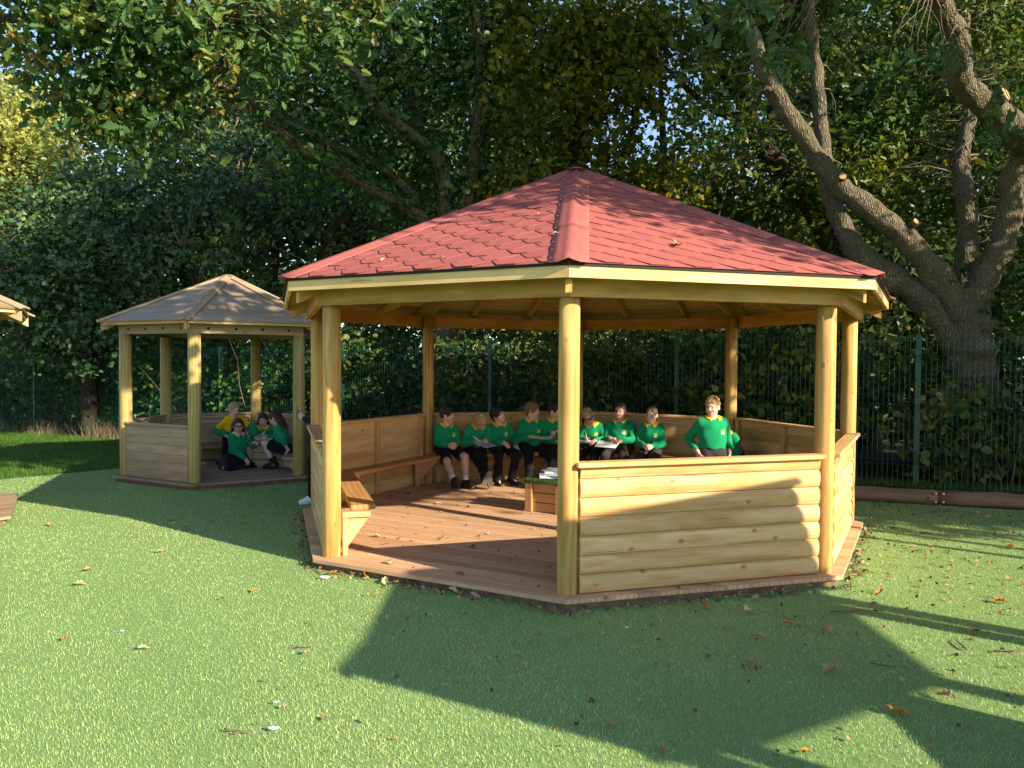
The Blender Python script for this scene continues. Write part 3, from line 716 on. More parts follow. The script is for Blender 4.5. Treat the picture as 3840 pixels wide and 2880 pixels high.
SK = {
'trunk': [(6.56, 10.9, -.1, .52), (6.50, 10.9, .5, .43), (6.46, 10.9, 1.26, 0.375), (6.41, 10.9, 1.84, 0.316), (6.36, 10.9, 2.25, 0.285), (6.32, 10.9, 2.75, 0.26)],
'L1': [(6.36, 10.9, 2.3, 0.24), (5.86, 10.85, 3.0, 0.183), (5.39, 10.8, 3.49, 0.153), (4.93, 10.75, 3.83, 0.152), (4.47, 10.7, 4.15, 0.144), (4.16, 10.65, 4.53, 0.126), (3.85, 10.6, 4.94, 0.121), (3.6, 10.55, 5.28, 0.116), (3.38, 10.5, 5.65, 0.106), (3.19, 10.45, 6.07, 0.096), (3.03, 10.4, 6.38, 0.087), (2.9, 10.35, 6.71, 0.078), (2.74, 10.3, 7.16, 0.062)],
'L2': [(6.36, 10.9, 1.9, 0.24), (5.79, 10.98, 2.64, 0.192), (5.24, 11.06, 3.03, 0.176), (4.91, 11.15, 3.36, 0.15), (4.7, 11.23, 3.85, 0.133), (4.54, 11.31, 4.31, 0.122), (4.5, 11.39, 4.88, 0.101), (4.46, 11.47, 5.51, 0.093), (4.42, 11.55, 6.14, 0.087), (4.37, 11.64, 6.78, 0.078), (4.34, 11.72, 7.37, 0.071), (4.33, 11.8, 7.97, 0.056)],
'L3': [(6.34, 10.9, 2.35, 0.22), (6.62, 10.9, 3.02, 0.176), (6.84, 10.9, 3.39, 0.164), (6.95, 10.9, 3.86, 0.161), (6.94, 10.85, 4.29, 0.159), (7.0, 10.65, 4.66, 0.173), (6.55, 10.2, 4.80, 0.176), (6.07, 9.9, 4.95, 0.163), (5.61, 9.6, 5.08, 0.145), (5.35, 9.35, 5.21, 0.131), (5.22, 9.1, 5.38, 0.123), (5.0, 8.85, 5.53, 0.114), (4.72, 8.6, 5.65, 0.107), (4.43, 8.4, 5.78, 0.095), (3.89, 8.0, 5.96, 0.075), (3.24, 7.4, 6.06, 0.055)],
'L4': [(6.6, 11.4, 1.9, 0.17), (6.72, 11.6, 2.48, 0.156), (6.78, 11.68, 3.17, 0.145), (6.84, 11.75, 3.8, 0.136), (6.8, 11.82, 4.38, 0.127), (6.8, 11.9, 4.87, 0.106), (6.93, 11.98, 5.5, 0.081), (6.93, 12.05, 6.19, 0.071), (6.92, 12.12, 7.01, 0.059), (6.91, 12.2, 7.62, 0.049)],
'T5': [(6.2, 13.5, -.1, .3), (6.0, 13.5, 1.5, .22), (5.63, 13.5, 3.45, 0.164), (5.27, 13.44, 4.16, 0.145), (4.62, 13.39, 5.11, 0.137), (4.24, 13.33, 5.41, 0.144), (4.05, 13.28, 5.88, 0.136), (3.82, 13.22, 6.32, 0.128), (3.5, 13.17, 6.71, 0.11), (3.37, 13.11, 7.21, 0.092), (3.18, 13.06, 7.63, 0.077), (3.02, 13.0, 8.05, 0.063)],
'cbase': [(-1.1, 13.7, -.1, .34), (-1.08, 13.7, 1.5, .27), (-1.06, 13.65, 3.29, 0.25), (-1.05, 13.6, 3.76, 0.24), (-1.03, 13.6, 4.3, 0.18)],
'cA': [(-.98, 13.6, 3.5, .16), (-0.91, 13.6, 4.04, 0.117), (-0.79, 13.53, 4.59, 0.104), (-0.68, 13.47, 5.2, 0.091), (-0.59, 13.4, 6.04, 0.081), (-0.56, 13.33, 6.93, 0.071), (-0.6, 13.27, 7.81, 0.059), (-0.63, 13.2, 8.5, 0.046)],
'cB': [(-1.1, 13.6, 3.5, .16), (-1.16, 13.6, 4.04, 0.127), (-1.18, 13.44, 4.82, 0.103), (-1.32, 13.28, 5.17, 0.096), (-1.55, 13.12, 5.4, 0.092), (-1.95, 12.96, 5.65, 0.085), (-2.22, 12.8, 5.86, 0.078), (-2.45, 12.64, 6.16, 0.071), (-2.68, 12.48, 6.44, 0.061), (-2.82, 12.32, 6.74, 0.052), (-3.01, 12.16, 6.98, 0.042), (-3.21, 12.0, 7.21, 0.034)],
'cC': [(-1.15, 13.6, 3.6, .16), (-1.6, 13.6, 4.22, 0.117), (-2.04, 13.21, 4.42, 0.099), (-2.43, 12.82, 4.58, 0.087), (-2.79, 12.44, 4.77, 0.075), (-3.15, 12.05, 4.87, 0.065), (-3.58, 11.66, 5.19, 0.054), (-3.88, 11.28, 5.49, 0.045), (-4.3, 10.89, 5.65, 0.036), (-4.77, 10.5, 5.72, 0.024)],
'cD': [(-1.12, 13.65, 3.4, .18), (-1.3, 13.8, 4.42, 0.129), (-1.62, 13.76, 5.52, 0.122), (-1.81, 13.72, 6.38, 0.112), (-2.03, 13.68, 7.15, 0.099), (-2.3, 13.64, 7.84, 0.086), (-2.42, 13.6, 8.6, 0.07)],
'cE': [(-1.2, 13.7, 3.6, .14), (-1.5, 13.8, 4.33, 0.096), (-1.98, 13.58, 4.81, 0.085), (-2.53, 13.37, 5.16, 0.075), (-3.07, 13.15, 5.34, 0.061), (-3.65, 12.93, 5.6, 0.048), (-4.32, 12.72, 5.76, 0.036), (-5.11, 12.5, 5.83, 0.023)],
}
def tree(name, label, base, limbs, blobs, size, tmpl, lmat, bmat, sd=.22, ntw=120, tw=.016, shell=.5, extra=None, group=None, **kw):
    g = empty(name, base); tag(g, label, 'tree', group); nodes = []
    for i, key in enumerate(limbs):
        pts = SK[key] if isinstance(key, str) else key
        o, A = limb('trunk' if i == 0 else 'limb', pts, g, bmat, 22 if i == 0 else 18); nodes.append(A[len(A)//(3 if i == 0 else 6):, :3])
    nodes = np.vstack(nodes)
    P, Cs, T = blob_points(blobs, shell, sd)
    if extra is not None: P = np.vstack([P, extra]); T = np.concatenate([T, rng.uniform(0, .6, len(extra))])
    link('crown', leaves_mesh('crown', P, size, tmpl, lmat, tints=T, **kw), g)
    if ntw: tag(link('twigs', twigs_mesh('twigs', nodes, Cs[rng.permutation(len(Cs))[:ntw]], M_TWIG, tw), g), kind='stuff')
    return g, nodes
# the big oak on the right: visible crown behind the limbs, and unseen leaf masses placed to shade
oak_blobs = [((5.0, 12.6, 7.6), (3.0, 1.3, 1.5), 90, 34), ((7.6, 12.8, 6.3), (2.0, 1.4, 2.3), 90, 34), ((8.3, 12.6, 3.6), (1.6, 1.2, 1.8), 60, 34),
             ((5.9, 13.0, 4.9), (1.5, .9, 1.5), 55, 34), ((3.4, 12.2, 5.9), (1.0, .8, 1.4), 26, 30), ((8.6, 12.9, 8.2), (1.6, 1.0, 1.2), 40, 30)]
oak, onodes = tree('oak_tree', 'old oak with heavy spreading limbs behind the fence on the right', (6.5, 10.9, 0), ['trunk', 'L1', 'L2', 'L3', 'L4'], oak_blobs, .135, t_oaklo(), M_CANOPY, M_BARK, .24, 150)
for p, d, r, L in [((4.43, 10.55, 4.22), (-.2, -1, .2), .045, .07), ((5.45, 10.68, 3.62), (.4, -1, .5), .045, .09), ((5.98, 9.72, 5.0), (.5, -.8, .35), .085, .12), ((4.60, 8.5, 5.72), (-.8, -.4, -.1), .10, .18), ((6.60, 10.0, 4.66), (.1, -1, -.3), .05, .10), ((6.68, 10.75, 3.05), (-.1, -1, 0), .035, .05), ((3.45, 10.45, 5.35), (-1, -.4, .15), .03, .12)]: stub(p, d, r, L, oak)
# unseen rest of its crown, leaf masses placed overhead and right to cast shade
P, Cs, T = blob_points([((10.2, 6.2, 5.0), (2.2, 1.4, 1.5), 90, 24), ((9.5, 5.6, 11.4), (3.8, 2.8, 2.4), 120, 20), ((5.2, 8.6, 8.6), (3.0, 1.6, 1.2), 90, 24), ((0.2, 9.0, 8.3), (3.4, 1.5, 1.3), 90, 24), ((1.8, 5.9, 6.0), (1.9, .9, .6), 34, 18), ((12.2, 9.0, 5.2), (2.5, 2.5, 3.0), 100, 20), ((10.6, 7.2, 3.8), (1.9, 1.2, 1.6), 70, 22), ((7.2, 6.7, 5.2), (1.6, .9, .9), 64, 22), ((13.6, 2.6, 4.9), (1.9, 1.0, 1.2), 60, 20)], .55, .35)
link('shade_crown', leaves_mesh('shade_crown', P, .20, t_quad(.8), M_CANOPY, tints=T), oak)
for pts in ([(3.89, 8.0, 5.96, .06), (4.5, 6.6, 6.2, .05), (5.4, 4.9, 6.5, .035), (6.6, 3.7, 6.3, .025), (8.0, 2.7, 5.6, .012)], [(4.43, 8.4, 5.78, .06), (3.4, 7.2, 6.1, .045), (2.3, 6.2, 6.1, .03), (1.2, 5.7, 6.0, .015)]): limb('limb', pts, oak, M_BARK, 10)
P, Cs, T = blob_points([((5.6, 4.6, 6.5), (1.3, .75, .55), 95, 18), ((8.0, 2.6, 5.5), (1.1, .6, .5), 40, 16), ((5.3, 3.8, 5.8), (1.3, .5, .35), 34, 15), ((6.8, 3.3, 5.7), (1.0, .6, .4), 34, 15)], .6, .24)
link('overhanging_spray', leaves_mesh('overhanging_spray', P, .14, t_oaklo(), M_OAKLEAF, tints=T), oak)
# sprays of oak leaves hanging into the top of the picture near the right hand limbs
P, Cs, T = blob_points([((1.75, 6.3, 4.55), (.35, .3, .12), 7, 9), ((2.35, 7.0, 4.55), (.3, .3, .25), 6, 8), ((4.3, 8.2, 4.9), (.5, .3, .25), 6, 8), ((5.2, 8.4, 4.4), (.35, .3, .3), 5, 8)], .6, .09)
tag(link('low_spray', leaves_mesh('low_spray', P, .12, t_oak(), M_OAKLEAF, tints=T*.6), oak), kind='stuff')
tag(link('spray_twigs', twigs_mesh('spray_twigs', [(2.74, 10.3, 7.16), (3.24, 7.4, 6.06), (4.43, 8.4, 5.78), (5.0, 8.85, 5.53)], Cs, M_TWIG, .010), oak), kind='stuff')
tree('streak_tree', 'slim tree added out of view to cast a thin streak over the turf', (8.05, 4.2, 0), [[(8.05, 4.2, -.1, .055), (8.05, 4.2, 2, .05), (8.05, 4.2, 4.6, .035), (8.1, 4.1, 6.0, .02)]], [((8.3, 4.0, 6.2), (.8, .7, .5), 8, 14)], .13, t_hex(), M_CANOPY, M_BARKD, .25, 0)  # straight thin trees added out of view for the shadow streaks they cast
tree('streak_tree', 'second slim tree added out of view beside the first for its streak of shadow', (8.75, 4.15, 0), [[(8.75, 4.15, -.1, .055), (8.75, 4.15, 2, .05), (8.75, 4.15, 4.6, .035), (8.8, 4.1, 6.0, .02)]], [((9.0, 4.0, 6.2), (.8, .7, .5), 8, 14)], .13, t_hex(), M_CANOPY, M_BARKD, .25, 0)
# dark leaning tree behind the oak
tree('leaning_tree', 'dark leaning tree standing between the oak and the red roof', (6.2, 13.5, 0), ['T5', [(4.62, 13.39, 5.11, .09), (4.3, 13.2, 5.6, .07), (4.4, 13.1, 6.6, .05), (4.2, 13.0, 7.6, .03)], [(4.05, 13.28, 5.88, .08), (3.5, 13.4, 6.0, .06), (2.9, 13.3, 6.4, .04), (2.3, 13.2, 6.9, .02)]],
     [((3.2, 13.8, 7.4), (1.6, 1.0, 1.2), 40, 30), ((3.9, 14.0, 4.4), (1.6, .9, 1.5), 55, 30), ((5.6, 14.4, 5.6), (1.8, 1.0, 2.2), 50, 30)], .10, t_hex(), M_CANOPY, M_BARKD, .22, 70)
# ivy covered tree in the middle: leaves crowd its stems
ivy = []
for key, dens in (('cbase', 900), ('cA', 900), ('cB', 800), ('cC', 900), ('cD', 1000), ('cE', 700)):
    A = catmull(np.array(SK[key]), 8); i = rng.integers(0, len(A), dens); dd = unit(rng.normal(size=(dens, 3)))
    ivy.append(A[i, :3]+dd*(A[i, 3]+np.abs(rng.normal(size=dens))*.10)[:, None]+rng.normal(size=(dens, 3))*.05)
ivy = np.vstack(ivy)
mid, mnodes = tree('ivy_tree', 'many-stemmed tree wrapped in ivy behind the red roof', (-1.1, 13.6, 0), ['cbase', 'cA', 'cB', 'cC', 'cD', 'cE'],
     [((-1.6, 13.9, 6.9), (1.6, .9, 1.7), 70, 30), ((-3.6, 13.4, 6.9), (1.6, .9, 1.3), 55, 30), ((-3.0, 13.9, 5.2), (1.6, .8, .8), 40, 30), ((-1.2, 14.2, 4.4), (1.3, .7, 1.2), 40, 30), ((-.6, 14.0, 7.6), (1.2, .8, 1.2), 50, 30), ((-4.6, 14.0, 8.0), (1.8, .9, 1.0), 40, 30), ((-2.6, 14.4, 8.2), (1.8, .9, .9), 40, 30)], .098, t_hex(.8), M_IVY, M_BARK, .20, 120, extra=ivy)
for p, d, r, L in [((-2.28, 12.72, 5.88), (-.5, -1, .05), .055, .07), ((-.78, 13.42, 4.62), (0, -1, .05), .05, .05), ((-2.9, 12.25, 4.80), (-.3, -1, 0), .05, .06), ((-1.55, 13.0, 5.36), (.2, -1, .3), .04, .05)]: stub(p, d, r, L, mid)
b = MB()                                                       # bare ivy vines climbing the stems
for key in ('cA', 'cB', 'cC', 'cD', 'cbase', 'L4'):
    for rep in range(3):
        A = catmull(np.array(SK[key]), 8); ph = rng.uniform(0, 6.28); k = np.arange(len(A))
        off = np.stack([np.cos(k*.35+ph), -np.abs(np.sin(k*.35+ph)), np.sin(k*.8+ph)*.3], 1)*(A[:, 3:4]+.02)
        b.tube(A[:, :3]+off+rng.normal(size=(len(A), 3))*.015, .011, 4)
link('vines', b.mesh('vines', M_TWIG, True), mid)
# spray of larger oak leaves coming towards the camera at the upper left
lo, lnodes = tree('near_oak', 'oak with large drooping leaves filling the upper left corner', (-8.9, 9.4, 0),
     [[(-8.9, 9.4, -.1, .34), (-8.9, 9.4, 2, .28), (-8.8, 9.4, 4.4, .22), (-8.3, 9.4, 6.2, .15), (-7.6, 9.5, 7.6, .09)], [(-8.8, 9.4, 4.6, .13), (-7.6, 9.4, 5.4, .09), (-6.4, 9.4, 5.75, .06), (-5.2, 9.4, 5.75, .04), (-3.6, 9.2, 5.6, .02)], [(-8.3, 9.4, 6.2, .10), (-7.0, 9.3, 6.4, .07), (-5.2, 9.2, 6.0, .05), (-3.4, 8.9, 5.6, .025)]],
     [((-4.9, 8.9, 5.65), (1.5, .9, .62), 70, 22), ((-3.5, 9.2, 5.5), (1.5, .8, .65), 50, 22), ((-4.9, 9.6, 5.0), (.8, .7, .55), 34, 20), ((-4.6, 9.6, 4.6), (1.1, .7, .45), 30, 18), ((-2.4, 9.6, 5.9), (1.2, .8, .45), 26, 18)], .135, t_oak(), M_OAKLEAF, M_BARK, .17, 130, .013)
# yellowing maples over the roof
def upright(x, y, h, r, lean=0): return [(x, y, -.1, r*1.3), (x+lean*.2, y, h*.3, r), (x+lean*.6, y, h*.65, r*.7), (x+lean, y, h, r*.25)]
tree('field_maple', 'maple with small yellowing leaves rising behind the red roof ridge', (.9, 13.4, 0), [upright(.9, 13.4, 8, .16, .3), [(1.0, 13.4, 2.6, .09), (1.7, 13.3, 4.5, .06), (2.2, 13.2, 6.5, .03)]],
     [((.7, 13.3, 6.6), (1.4, .8, 1.9), 110, 34), ((1.9, 13.0, 6.9), (1.1, .7, 1.5), 70, 34), ((.6, 13.5, 4.6), (1.3, .7, 1.1), 60, 32), ((2.3, 13.4, 4.8), (1.1, .7, .8), 36, 32)], .100, t_star(), M_MAPLE, M_BARKD, .20, 100, droop=.8)
tree('thin_maple', 'thin yellow-green maple between the roof peak and the oak limbs', (3.0, 14.6, 0), [upright(3.0, 14.6, 7.6, .12, -.3)],
     [((2.8, 14.4, 4.3), (1.5, .8, 1.2), 60, 30), ((1.9, 14.6, 7.6), (1.2, .8, 1.1), 40, 28), ((4.6, 14.8, 4.0), (1.6, .7, 1.0), 50, 30)], .100, t_star(), M_MAPLE, M_BARKD, .21, 60, droop=.8)
# evergreens at the left
for nm, lb, x, y, bl in [('holly_tree', 'dark evergreen rising behind the small gazebo', -5.2, 16.2, [((-5.2, 16.0, 4.4), (2.2, 1.2, 2.4), 105, 34), ((-3.4, 16.4, 4.6), (1.8, 1.0, 2.0), 80, 32)]),
                         ('holly_tree', 'bushy evergreen leaning over the fence at the left edge', -9.4, 17.2, [((-9.2, 16.6, 3.4), (2.4, 1.6, 2.2), 150, 36), ((-8.0, 17.0, 5.0), (2.2, 1.3, 1.9), 80, 34), ((-11.2, 17.2, 3.2), (1.6, 1.4, 2.0), 70, 34)]),
                         ('holly_tree', 'tall evergreen between the left bush and the ivy tree', -6.8, 18.2, [((-6.8, 18.0, 5.4), (2.4, 1.2, 2.8), 105, 32)])]:
    tree(nm, lb, (x, y, 0), [upright(x, y, 5.5, .14, .3), [(x, y, 1, .08), (x+.9, y-.4, 2.8, .05), (x+1.5, y-.7, 4.2, .02)], [(x, y, 1, .08), (x-.9, y-.5, 2.6, .05), (x-1.4, y-.6, 4.0, .02)]], bl, .105, t_hex(.75), M_EVER, M_BARKD, .19, 200, .016, shell=.5, group='evergreen trees behind the left part of the fence')
tree('golden_tree', 'sunlit yellow tree far off at the left edge', (-19.5, 31, 0), [upright(-19.5, 31, 9, .25, .4)],
     [((-19.3, 30, 9.3), (2.9, 2.0, 2.9), 300, 36), ((-22, 30, 7.5), (2.5, 2.0, 3.5), 110, 36)], .16, t_quad(.85), M_YEL, M_BARKD, .40, 40, .03)
# farther trees closing the background
far = [(-24, 36, 17, 5.0), (-14.5, 27, 8, 3.4), (-9.5, 25, 13.5, 4.2), (-4.8, 24, 13.5, 4.0), (-.2, 26, 14.5, 4.0), (4.2, 24, 8.0, 3.2), (9.2, 23, 14.5, 4.2), (13.5, 22, 14.0, 4.0), (18, 24, 14, 4.2), (9.4, 18.6, 5.6, 2.8), (6.2, 17.6, 5.0, 2.4)]
flabel = ['tall far tree above the golden tree at the left edge', 'far dark tree behind the left evergreens', 'tall far tree above the small gazebo roof', 'far tree behind the ivy stems', 'tall far tree behind the roof peak', 'low far tree under the open patch of sky', 'tall far tree behind the oak limbs', 'far tree behind the oak trunk', 'far tree at the right edge behind the fence', 'low bushy tree behind the fence just left of the oak trunk', 'low bushy tree behind the right back post of the red-roofed gazebo']
for (x, y, h, r), lb in zip(far, flabel):
    tree('background_tree', lb, (x, y, 0), [upright(x, y, h*.8, .2, rng.uniform(-.5, .5)), [(x, y, h*.2, .12), (x+1.2, y-.3, h*.5, .08), (x+2.0, y-.4, h*.75, .03)], [(x, y, h*.25, .12), (x-1.1, y-.3, h*.55, .08), (x-1.8, y-.2, h*.8, .03)]],
         [((x, y, h*.66), (r*.95, r*.6, h*.36), 230, 26), ((x, y, h*.28), (r*.9, r*.6, h*.22), 70, 26)], .25, t_quad(.85), M_FAR, M_BARKD, .42, 60, .03, group='trees closing the background')
# hedge plants behind the fence, one shrub after another
def shrub(name, label, c, r, n, size, mat, tm, stems=14, group=None, m=30):
    g = empty(name, (c[0], c[1], 0)); tag(g, label, 'shrub', group)
    P, Cs, T = blob_points([((c[0], c[1], r[2]*.95+c[2]), r, n, m)], .55, .17); P[:, 2] = np.abs(P[:, 2]-c[2])+c[2]
    link('foliage', leaves_mesh('foliage', P, size, tm, mat, tints=T), g)
    b = MB()
    for i in range(stems):
        a = rng.uniform(0, 6.28); s = np.array([c[0]+rng.normal()*.3*r[0], c[1]+rng.normal()*.2, c[2]-.05]); L = rng.uniform(.8, 1.9)*r[2]
        d = np.array([rng.normal()*.35, rng.normal()*.25, 1.0]); u = np.linspace(0, 1, 6)[:, None]
        b.tube(s+d*L*u+rng.normal(size=(6, 3))*.05*u, .014*(1.1-u[:, 0]), 4)
    link('stems', b.mesh('stems', M_TWIG, True), g)
hl = ['shrub behind the fence at the far left edge', 'ivy shrub behind the fence left of the small gazebo', 'ivy shrub behind the fence seen through the small gazebo', 'shrub behind the fence between the two gazebos', 'ivy hedge shrub behind the boys on the left bench', 'hedge shrub behind the fence post left of the central post', 'dark hedge shrub right of the central post', 'yellowing hedge shrub behind the standing boy', 'thin hedge shrub behind the right back corner of the red-roofed gazebo', 'broad-leaved shrub left of the tall green fence post', 'broad-leaved shrub under the oak trunk', 'shrub behind the fence at the right edge']
for i, lb in enumerate(hl):
    s = 7.6-i*.78; p = fn0+fd*s+Vector((.40, .76, 0))*.85; big = i >= 9
    mat = M_IVY if 1 <= i <= 5 else M_HEDGE
    shrub('hedge_shrub', lb, (p.x, p.y, .0 if i < 8 else .18), (1.45 if i != 10 else 1.0, .62, {0: 1.0, 1: 1.0, 9: 1.05, 10: .62, 11: .9}.get(i, 1.25)), {9: 90, 10: 45, 11: 80}.get(i, 120), .085 if not big else .105, mat, t_hex(.85), 16, 'shrubs of the hedge behind the fence')
for i in range(9):
    s = 7.8-i*1.15; p = fn0+fd*s+Vector((.40, .76, 0))*2.6
    shrub('rear_shrub', ['rear hedge bush at the far left', 'rear hedge bush behind the left evergreen', 'rear hedge bush seen over the small gazebo wall', 'rear hedge bush between the gazebos', 'rear hedge bush behind the left back post', 'rear hedge bush behind the central post', 'rear hedge bush behind the right back post', 'rear hedge bush left of the oak trunk', 'rear hedge bush right of the oak trunk'][i], (p.x, p.y, 0), (1.9, .9, 1.7), 120, .12, M_HEDGE, t_quad(.8), 14, 'rear row of hedge bushes', 26)
# ------------------------------------------------------------------ people: smooth bodies grown from blended volumes
def nrm(v): v = np.asarray(v, float); return v/(np.linalg.norm(v)+1e-9)
class Field:
    def __init__(s): s.p = []
    def cap(s, a, b, ra, rb, k=.02): s.p.append(('c', np.array(a, float), np.array(b, float), ra, rb, k, 'u'))
    def ell(s, c, R, r, k=.02, op='u'): s.p.append(('e', np.array(c, float), np.array(R, float), np.array(r, float), None, k, op))
    def rbox(s, c, R, h, rd, k=.015, op='u'): s.p.append(('b', np.array(c, float), np.array(R, float), np.array(h, float), rd, k, op))
    def half(s, pt, n, k=.008, near=None): s.p.append(('h', np.array(pt, float), nrm(n), near, None, k, 's'))
    def chain(s, P, R, k=.02):
        for i in range(len(P)-1): s.cap(P[i], P[i+1], R[i], R[i+1], k)
    @staticmethod
    def dist(q, X):
        if q[0] == 'c':
            a, b, ra, rb = q[1:5]; ba = b-a; t = np.clip(((X-a)@ba)/(ba@ba+1e-12), 0, 1)
            return np.linalg.norm(X-a-t[..., None]*ba, axis=-1)-(ra+(rb-ra)*t)
        if q[0] == 'e':
            Y = (X-q[1])@q[2].T; k0 = np.linalg.norm(Y/q[3], axis=-1); k1 = np.linalg.norm(Y/q[3]**2, axis=-1); return k0*(k0-1)/(k1+1e-9)
        if q[0] == 'b':
            Y = np.abs((X-q[1])@q[2].T)-q[3]; return np.linalg.norm(np.maximum(Y, 0), axis=-1)+np.minimum(Y.max(-1), 0)-q[4]
        return -((X-q[1])@q[2])          # half space: removes the side the normal points to
    def box(s, q, pad):
        if q[0] == 'c': r = max(q[3], q[4]); return np.minimum(q[1], q[2])-r-pad, np.maximum(q[1], q[2])+r+pad
        if q[0] == 'e': e = np.sqrt(((q[2]*q[3][:, None])**2).sum(0)); return q[1]-e-pad, q[1]+e+pad
        if q[0] == 'b': e = (np.abs(q[2])*q[3][:, None]).sum(0)+q[4]; return q[1]-e-pad, q[1]+e+pad
        if q[3] is None: return None
        return q[1]-q[3], q[1]+q[3]
    def value(s, X):
        D = np.full(X.shape[:-1], .2)
        for q in s.p:
            d = s.dist(q, X)
            if q[6] == 'u': h = np.maximum(q[5]-np.abs(D-d), 0)/q[5]; D = np.minimum(D, d)-h*h*q[5]/4
            else:
                if q[0] == 'h' and q[3] is not None: d = np.where(np.linalg.norm(X-q[1], axis=-1) < q[3], d, 1)
                d = -d; h = np.maximum(q[5]-np.abs(D-d), 0)/q[5]; D = np.maximum(D, d)+h*h*q[5]/4
        return D
    def mesh(s, vox, wr=None):
        bs = [s.box(q, .0) for q in s.p if q[6] == 'u']; lo = np.min([b[0] for b in bs], 0)-3*vox; hi = np.max([b[1] for b in bs], 0)+3*vox
        n = np.ceil((hi-lo)/vox).astype(int)+1; D = np.full(n, .05, np.float32)
        ax = [lo[i]+np.arange(n[i])*vox for i in range(3)]
        for q in s.p:
            bb = s.box(q, max(q[5], 0)+2.2*vox)
            if bb is None: i0 = np.zeros(3, int); i1 = n
            else: i0 = np.maximum(np.floor((bb[0]-lo)/vox).astype(int), 0); i1 = np.minimum(np.ceil((bb[1]-lo)/vox).astype(int)+1, n)
            if (i1 <= i0).any(): continue
            X = np.stack(np.meshgrid(*[ax[i][i0[i]:i1[i]] for i in range(3)], indexing='ij'), -1)
            sl = tuple(slice(i0[i], i1[i]) for i in range(3)); d = s.dist(q, X); o = D[sl]
            if q[6] == 'u': h = np.maximum(q[5]-np.abs(o-d), 0)/q[5]; D[sl] = np.minimum(o, d)-h*h*q[5]/4
            else:
                if q[0] == 'h' and q[3] is not None: d = np.where(np.linalg.norm(X-q[1], axis=-1) < q[3], d, 1)
                d = -d; h = np.maximum(q[5]-np.abs(o-d), 0)/q[5]; D[sl] = np.maximum(o, d)+h*h*q[5]/4
        if wr:
            X = np.meshgrid(*ax, indexing='ij'); amp, f = wr
            m = np.abs(D) < .03
            x, y, z = X[0][m], X[1][m], X[2][m]; acc = 0
            for i in range(9):
                d = nrm(rng.normal(size=3)*np.array([1, 1, 1.3]))*f*rng.uniform(.45, 1.25); w2 = nrm(rng.normal(size=3))*f*.3
                acc = acc+np.sin(x*d[0]+y*d[1]+z*d[2]+rng.uniform(0, 6.28)+1.2*np.sin(x*w2[0]+y*w2[1]+z*w2[2]))
            D[m] += (amp*acc*.45).astype(np.float32)
        return surface_nets(D, lo, vox)
def surface_nets(D, lo, vox):
    I = D < 0; n = np.array(D.shape)
    c = np.zeros(n-1, np.uint8)
    for dx in (0, 1):
        for dy in (0, 1):
            for dz in (0, 1): c += I[dx:n[0]-1+dx, dy:n[1]-1+dy, dz:n[2]-1+dz]
    act = (c > 0) & (c < 8); idx = np.argwhere(act); m = len(idx)
    cid = np.full(n-1, -1, np.int32); cid[act] = np.arange(m)
    offs = np.array([(a, b, e) for a in (0, 1) for b in (0, 1) for e in (0, 1)])
    v = np.stack([D[tuple((idx+o).T)] for o in offs], 1)
    acc = np.zeros((m, 3)); cnt = np.zeros(m)
    for a in range(8):
        for b in range(a+1, 8):
            if np.abs(offs[a]-offs[b]).sum() != 1: continue
            cr = (v[:, a] < 0) != (v[:, b] < 0)
            t = v[cr, a]/(v[cr, a]-v[cr, b]); acc[cr] += offs[a]+t[:, None]*(offs[b]-offs[a]); cnt[cr] += 1
    V = lo+(idx+acc/cnt[:, None])*vox; F = []
    for ax_ in range(3):
        u, w_ = (ax_+1) % 3, (ax_+2) % 3
        s0 = [slice(None)]*3; s1 = [slice(None)]*3; s0[ax_] = slice(0, -1); s1[ax_] = slice(1, None)
        A, B = I[tuple(s0)], I[tuple(s1)]; e = np.argwhere(A != B)
        e = e[(e[:, u] > 0) & (e[:, w_] > 0) & (e[:, u] < n[u]-1) & (e[:, w_] < n[w_]-1)]
        fl = A[tuple(e.T)]
        def g(du, dw): q = e.copy(); q[:, u] -= du; q[:, w_] -= dw; return cid[tuple(q.T)]
        q = np.stack([g(1, 1), g(0, 1), g(0, 0), g(1, 0)], 1); q[~fl] = q[~fl][:, ::-1]; F.append(q)
    F = np.vstack(F); F = F[(F >= 0).all(1)]
    return V, F
def skin_mat():
    m, t, p = newmat('skin'); at = N(t, 'ShaderNodeAttribute', attribute_name='tone')
    t.links.new(at.outputs['Color'], p.inputs['Base Color']); p.inputs['Roughness'].default_value = .5; p.inputs['Specular IOR Level'].default_value = .35
    p.inputs['Subsurface Weight'].default_value = .08; p.inputs['Subsurface Radius'].default_value = (.02, .008, .004); p.inputs['Subsurface Scale'].default_value = .3
    return m
def hair_mat(name, a, b):
    m, t, p = newmat(name); tc = N(t, 'ShaderNodeTexCoord')
    f = noise(t, vmul(t, tc.outputs['Object'], (1, 1, .22)), 170, 3, .6, .5)
    t.links.new(ramp(t, f, [(.3, a), (.72, b)]), p.inputs['Base Color']); p.inputs['Roughness'].default_value = .5; p.inputs['Specular IOR Level'].default_value = .3
    t.links.new(bump(t, f, .8, .008), p.inputs['Normal']); return m
def cloth(name, col, rough=.9, var=.1, sheen=.15):
    return plain(name, col, rough, var, 240, .25, .12, 0, sheen)
M_SKIN = skin_mat()
M_JUMPER = cloth('green_jumper', (.006, .27, .115)); M_POLO = cloth('yellow_polo', (.80, .50, .012)); M_CREAM = cloth('cream_collar', (.75, .66, .35))
M_BLACK = cloth('black_trousers', (.012, .011, .013), .9, .15, .05); M_GREYT = cloth('charcoal_trousers', (.045, .036, .040), .9, .1, .05); M_NAVY = cloth('navy_skirt', (.010, .011, .020))
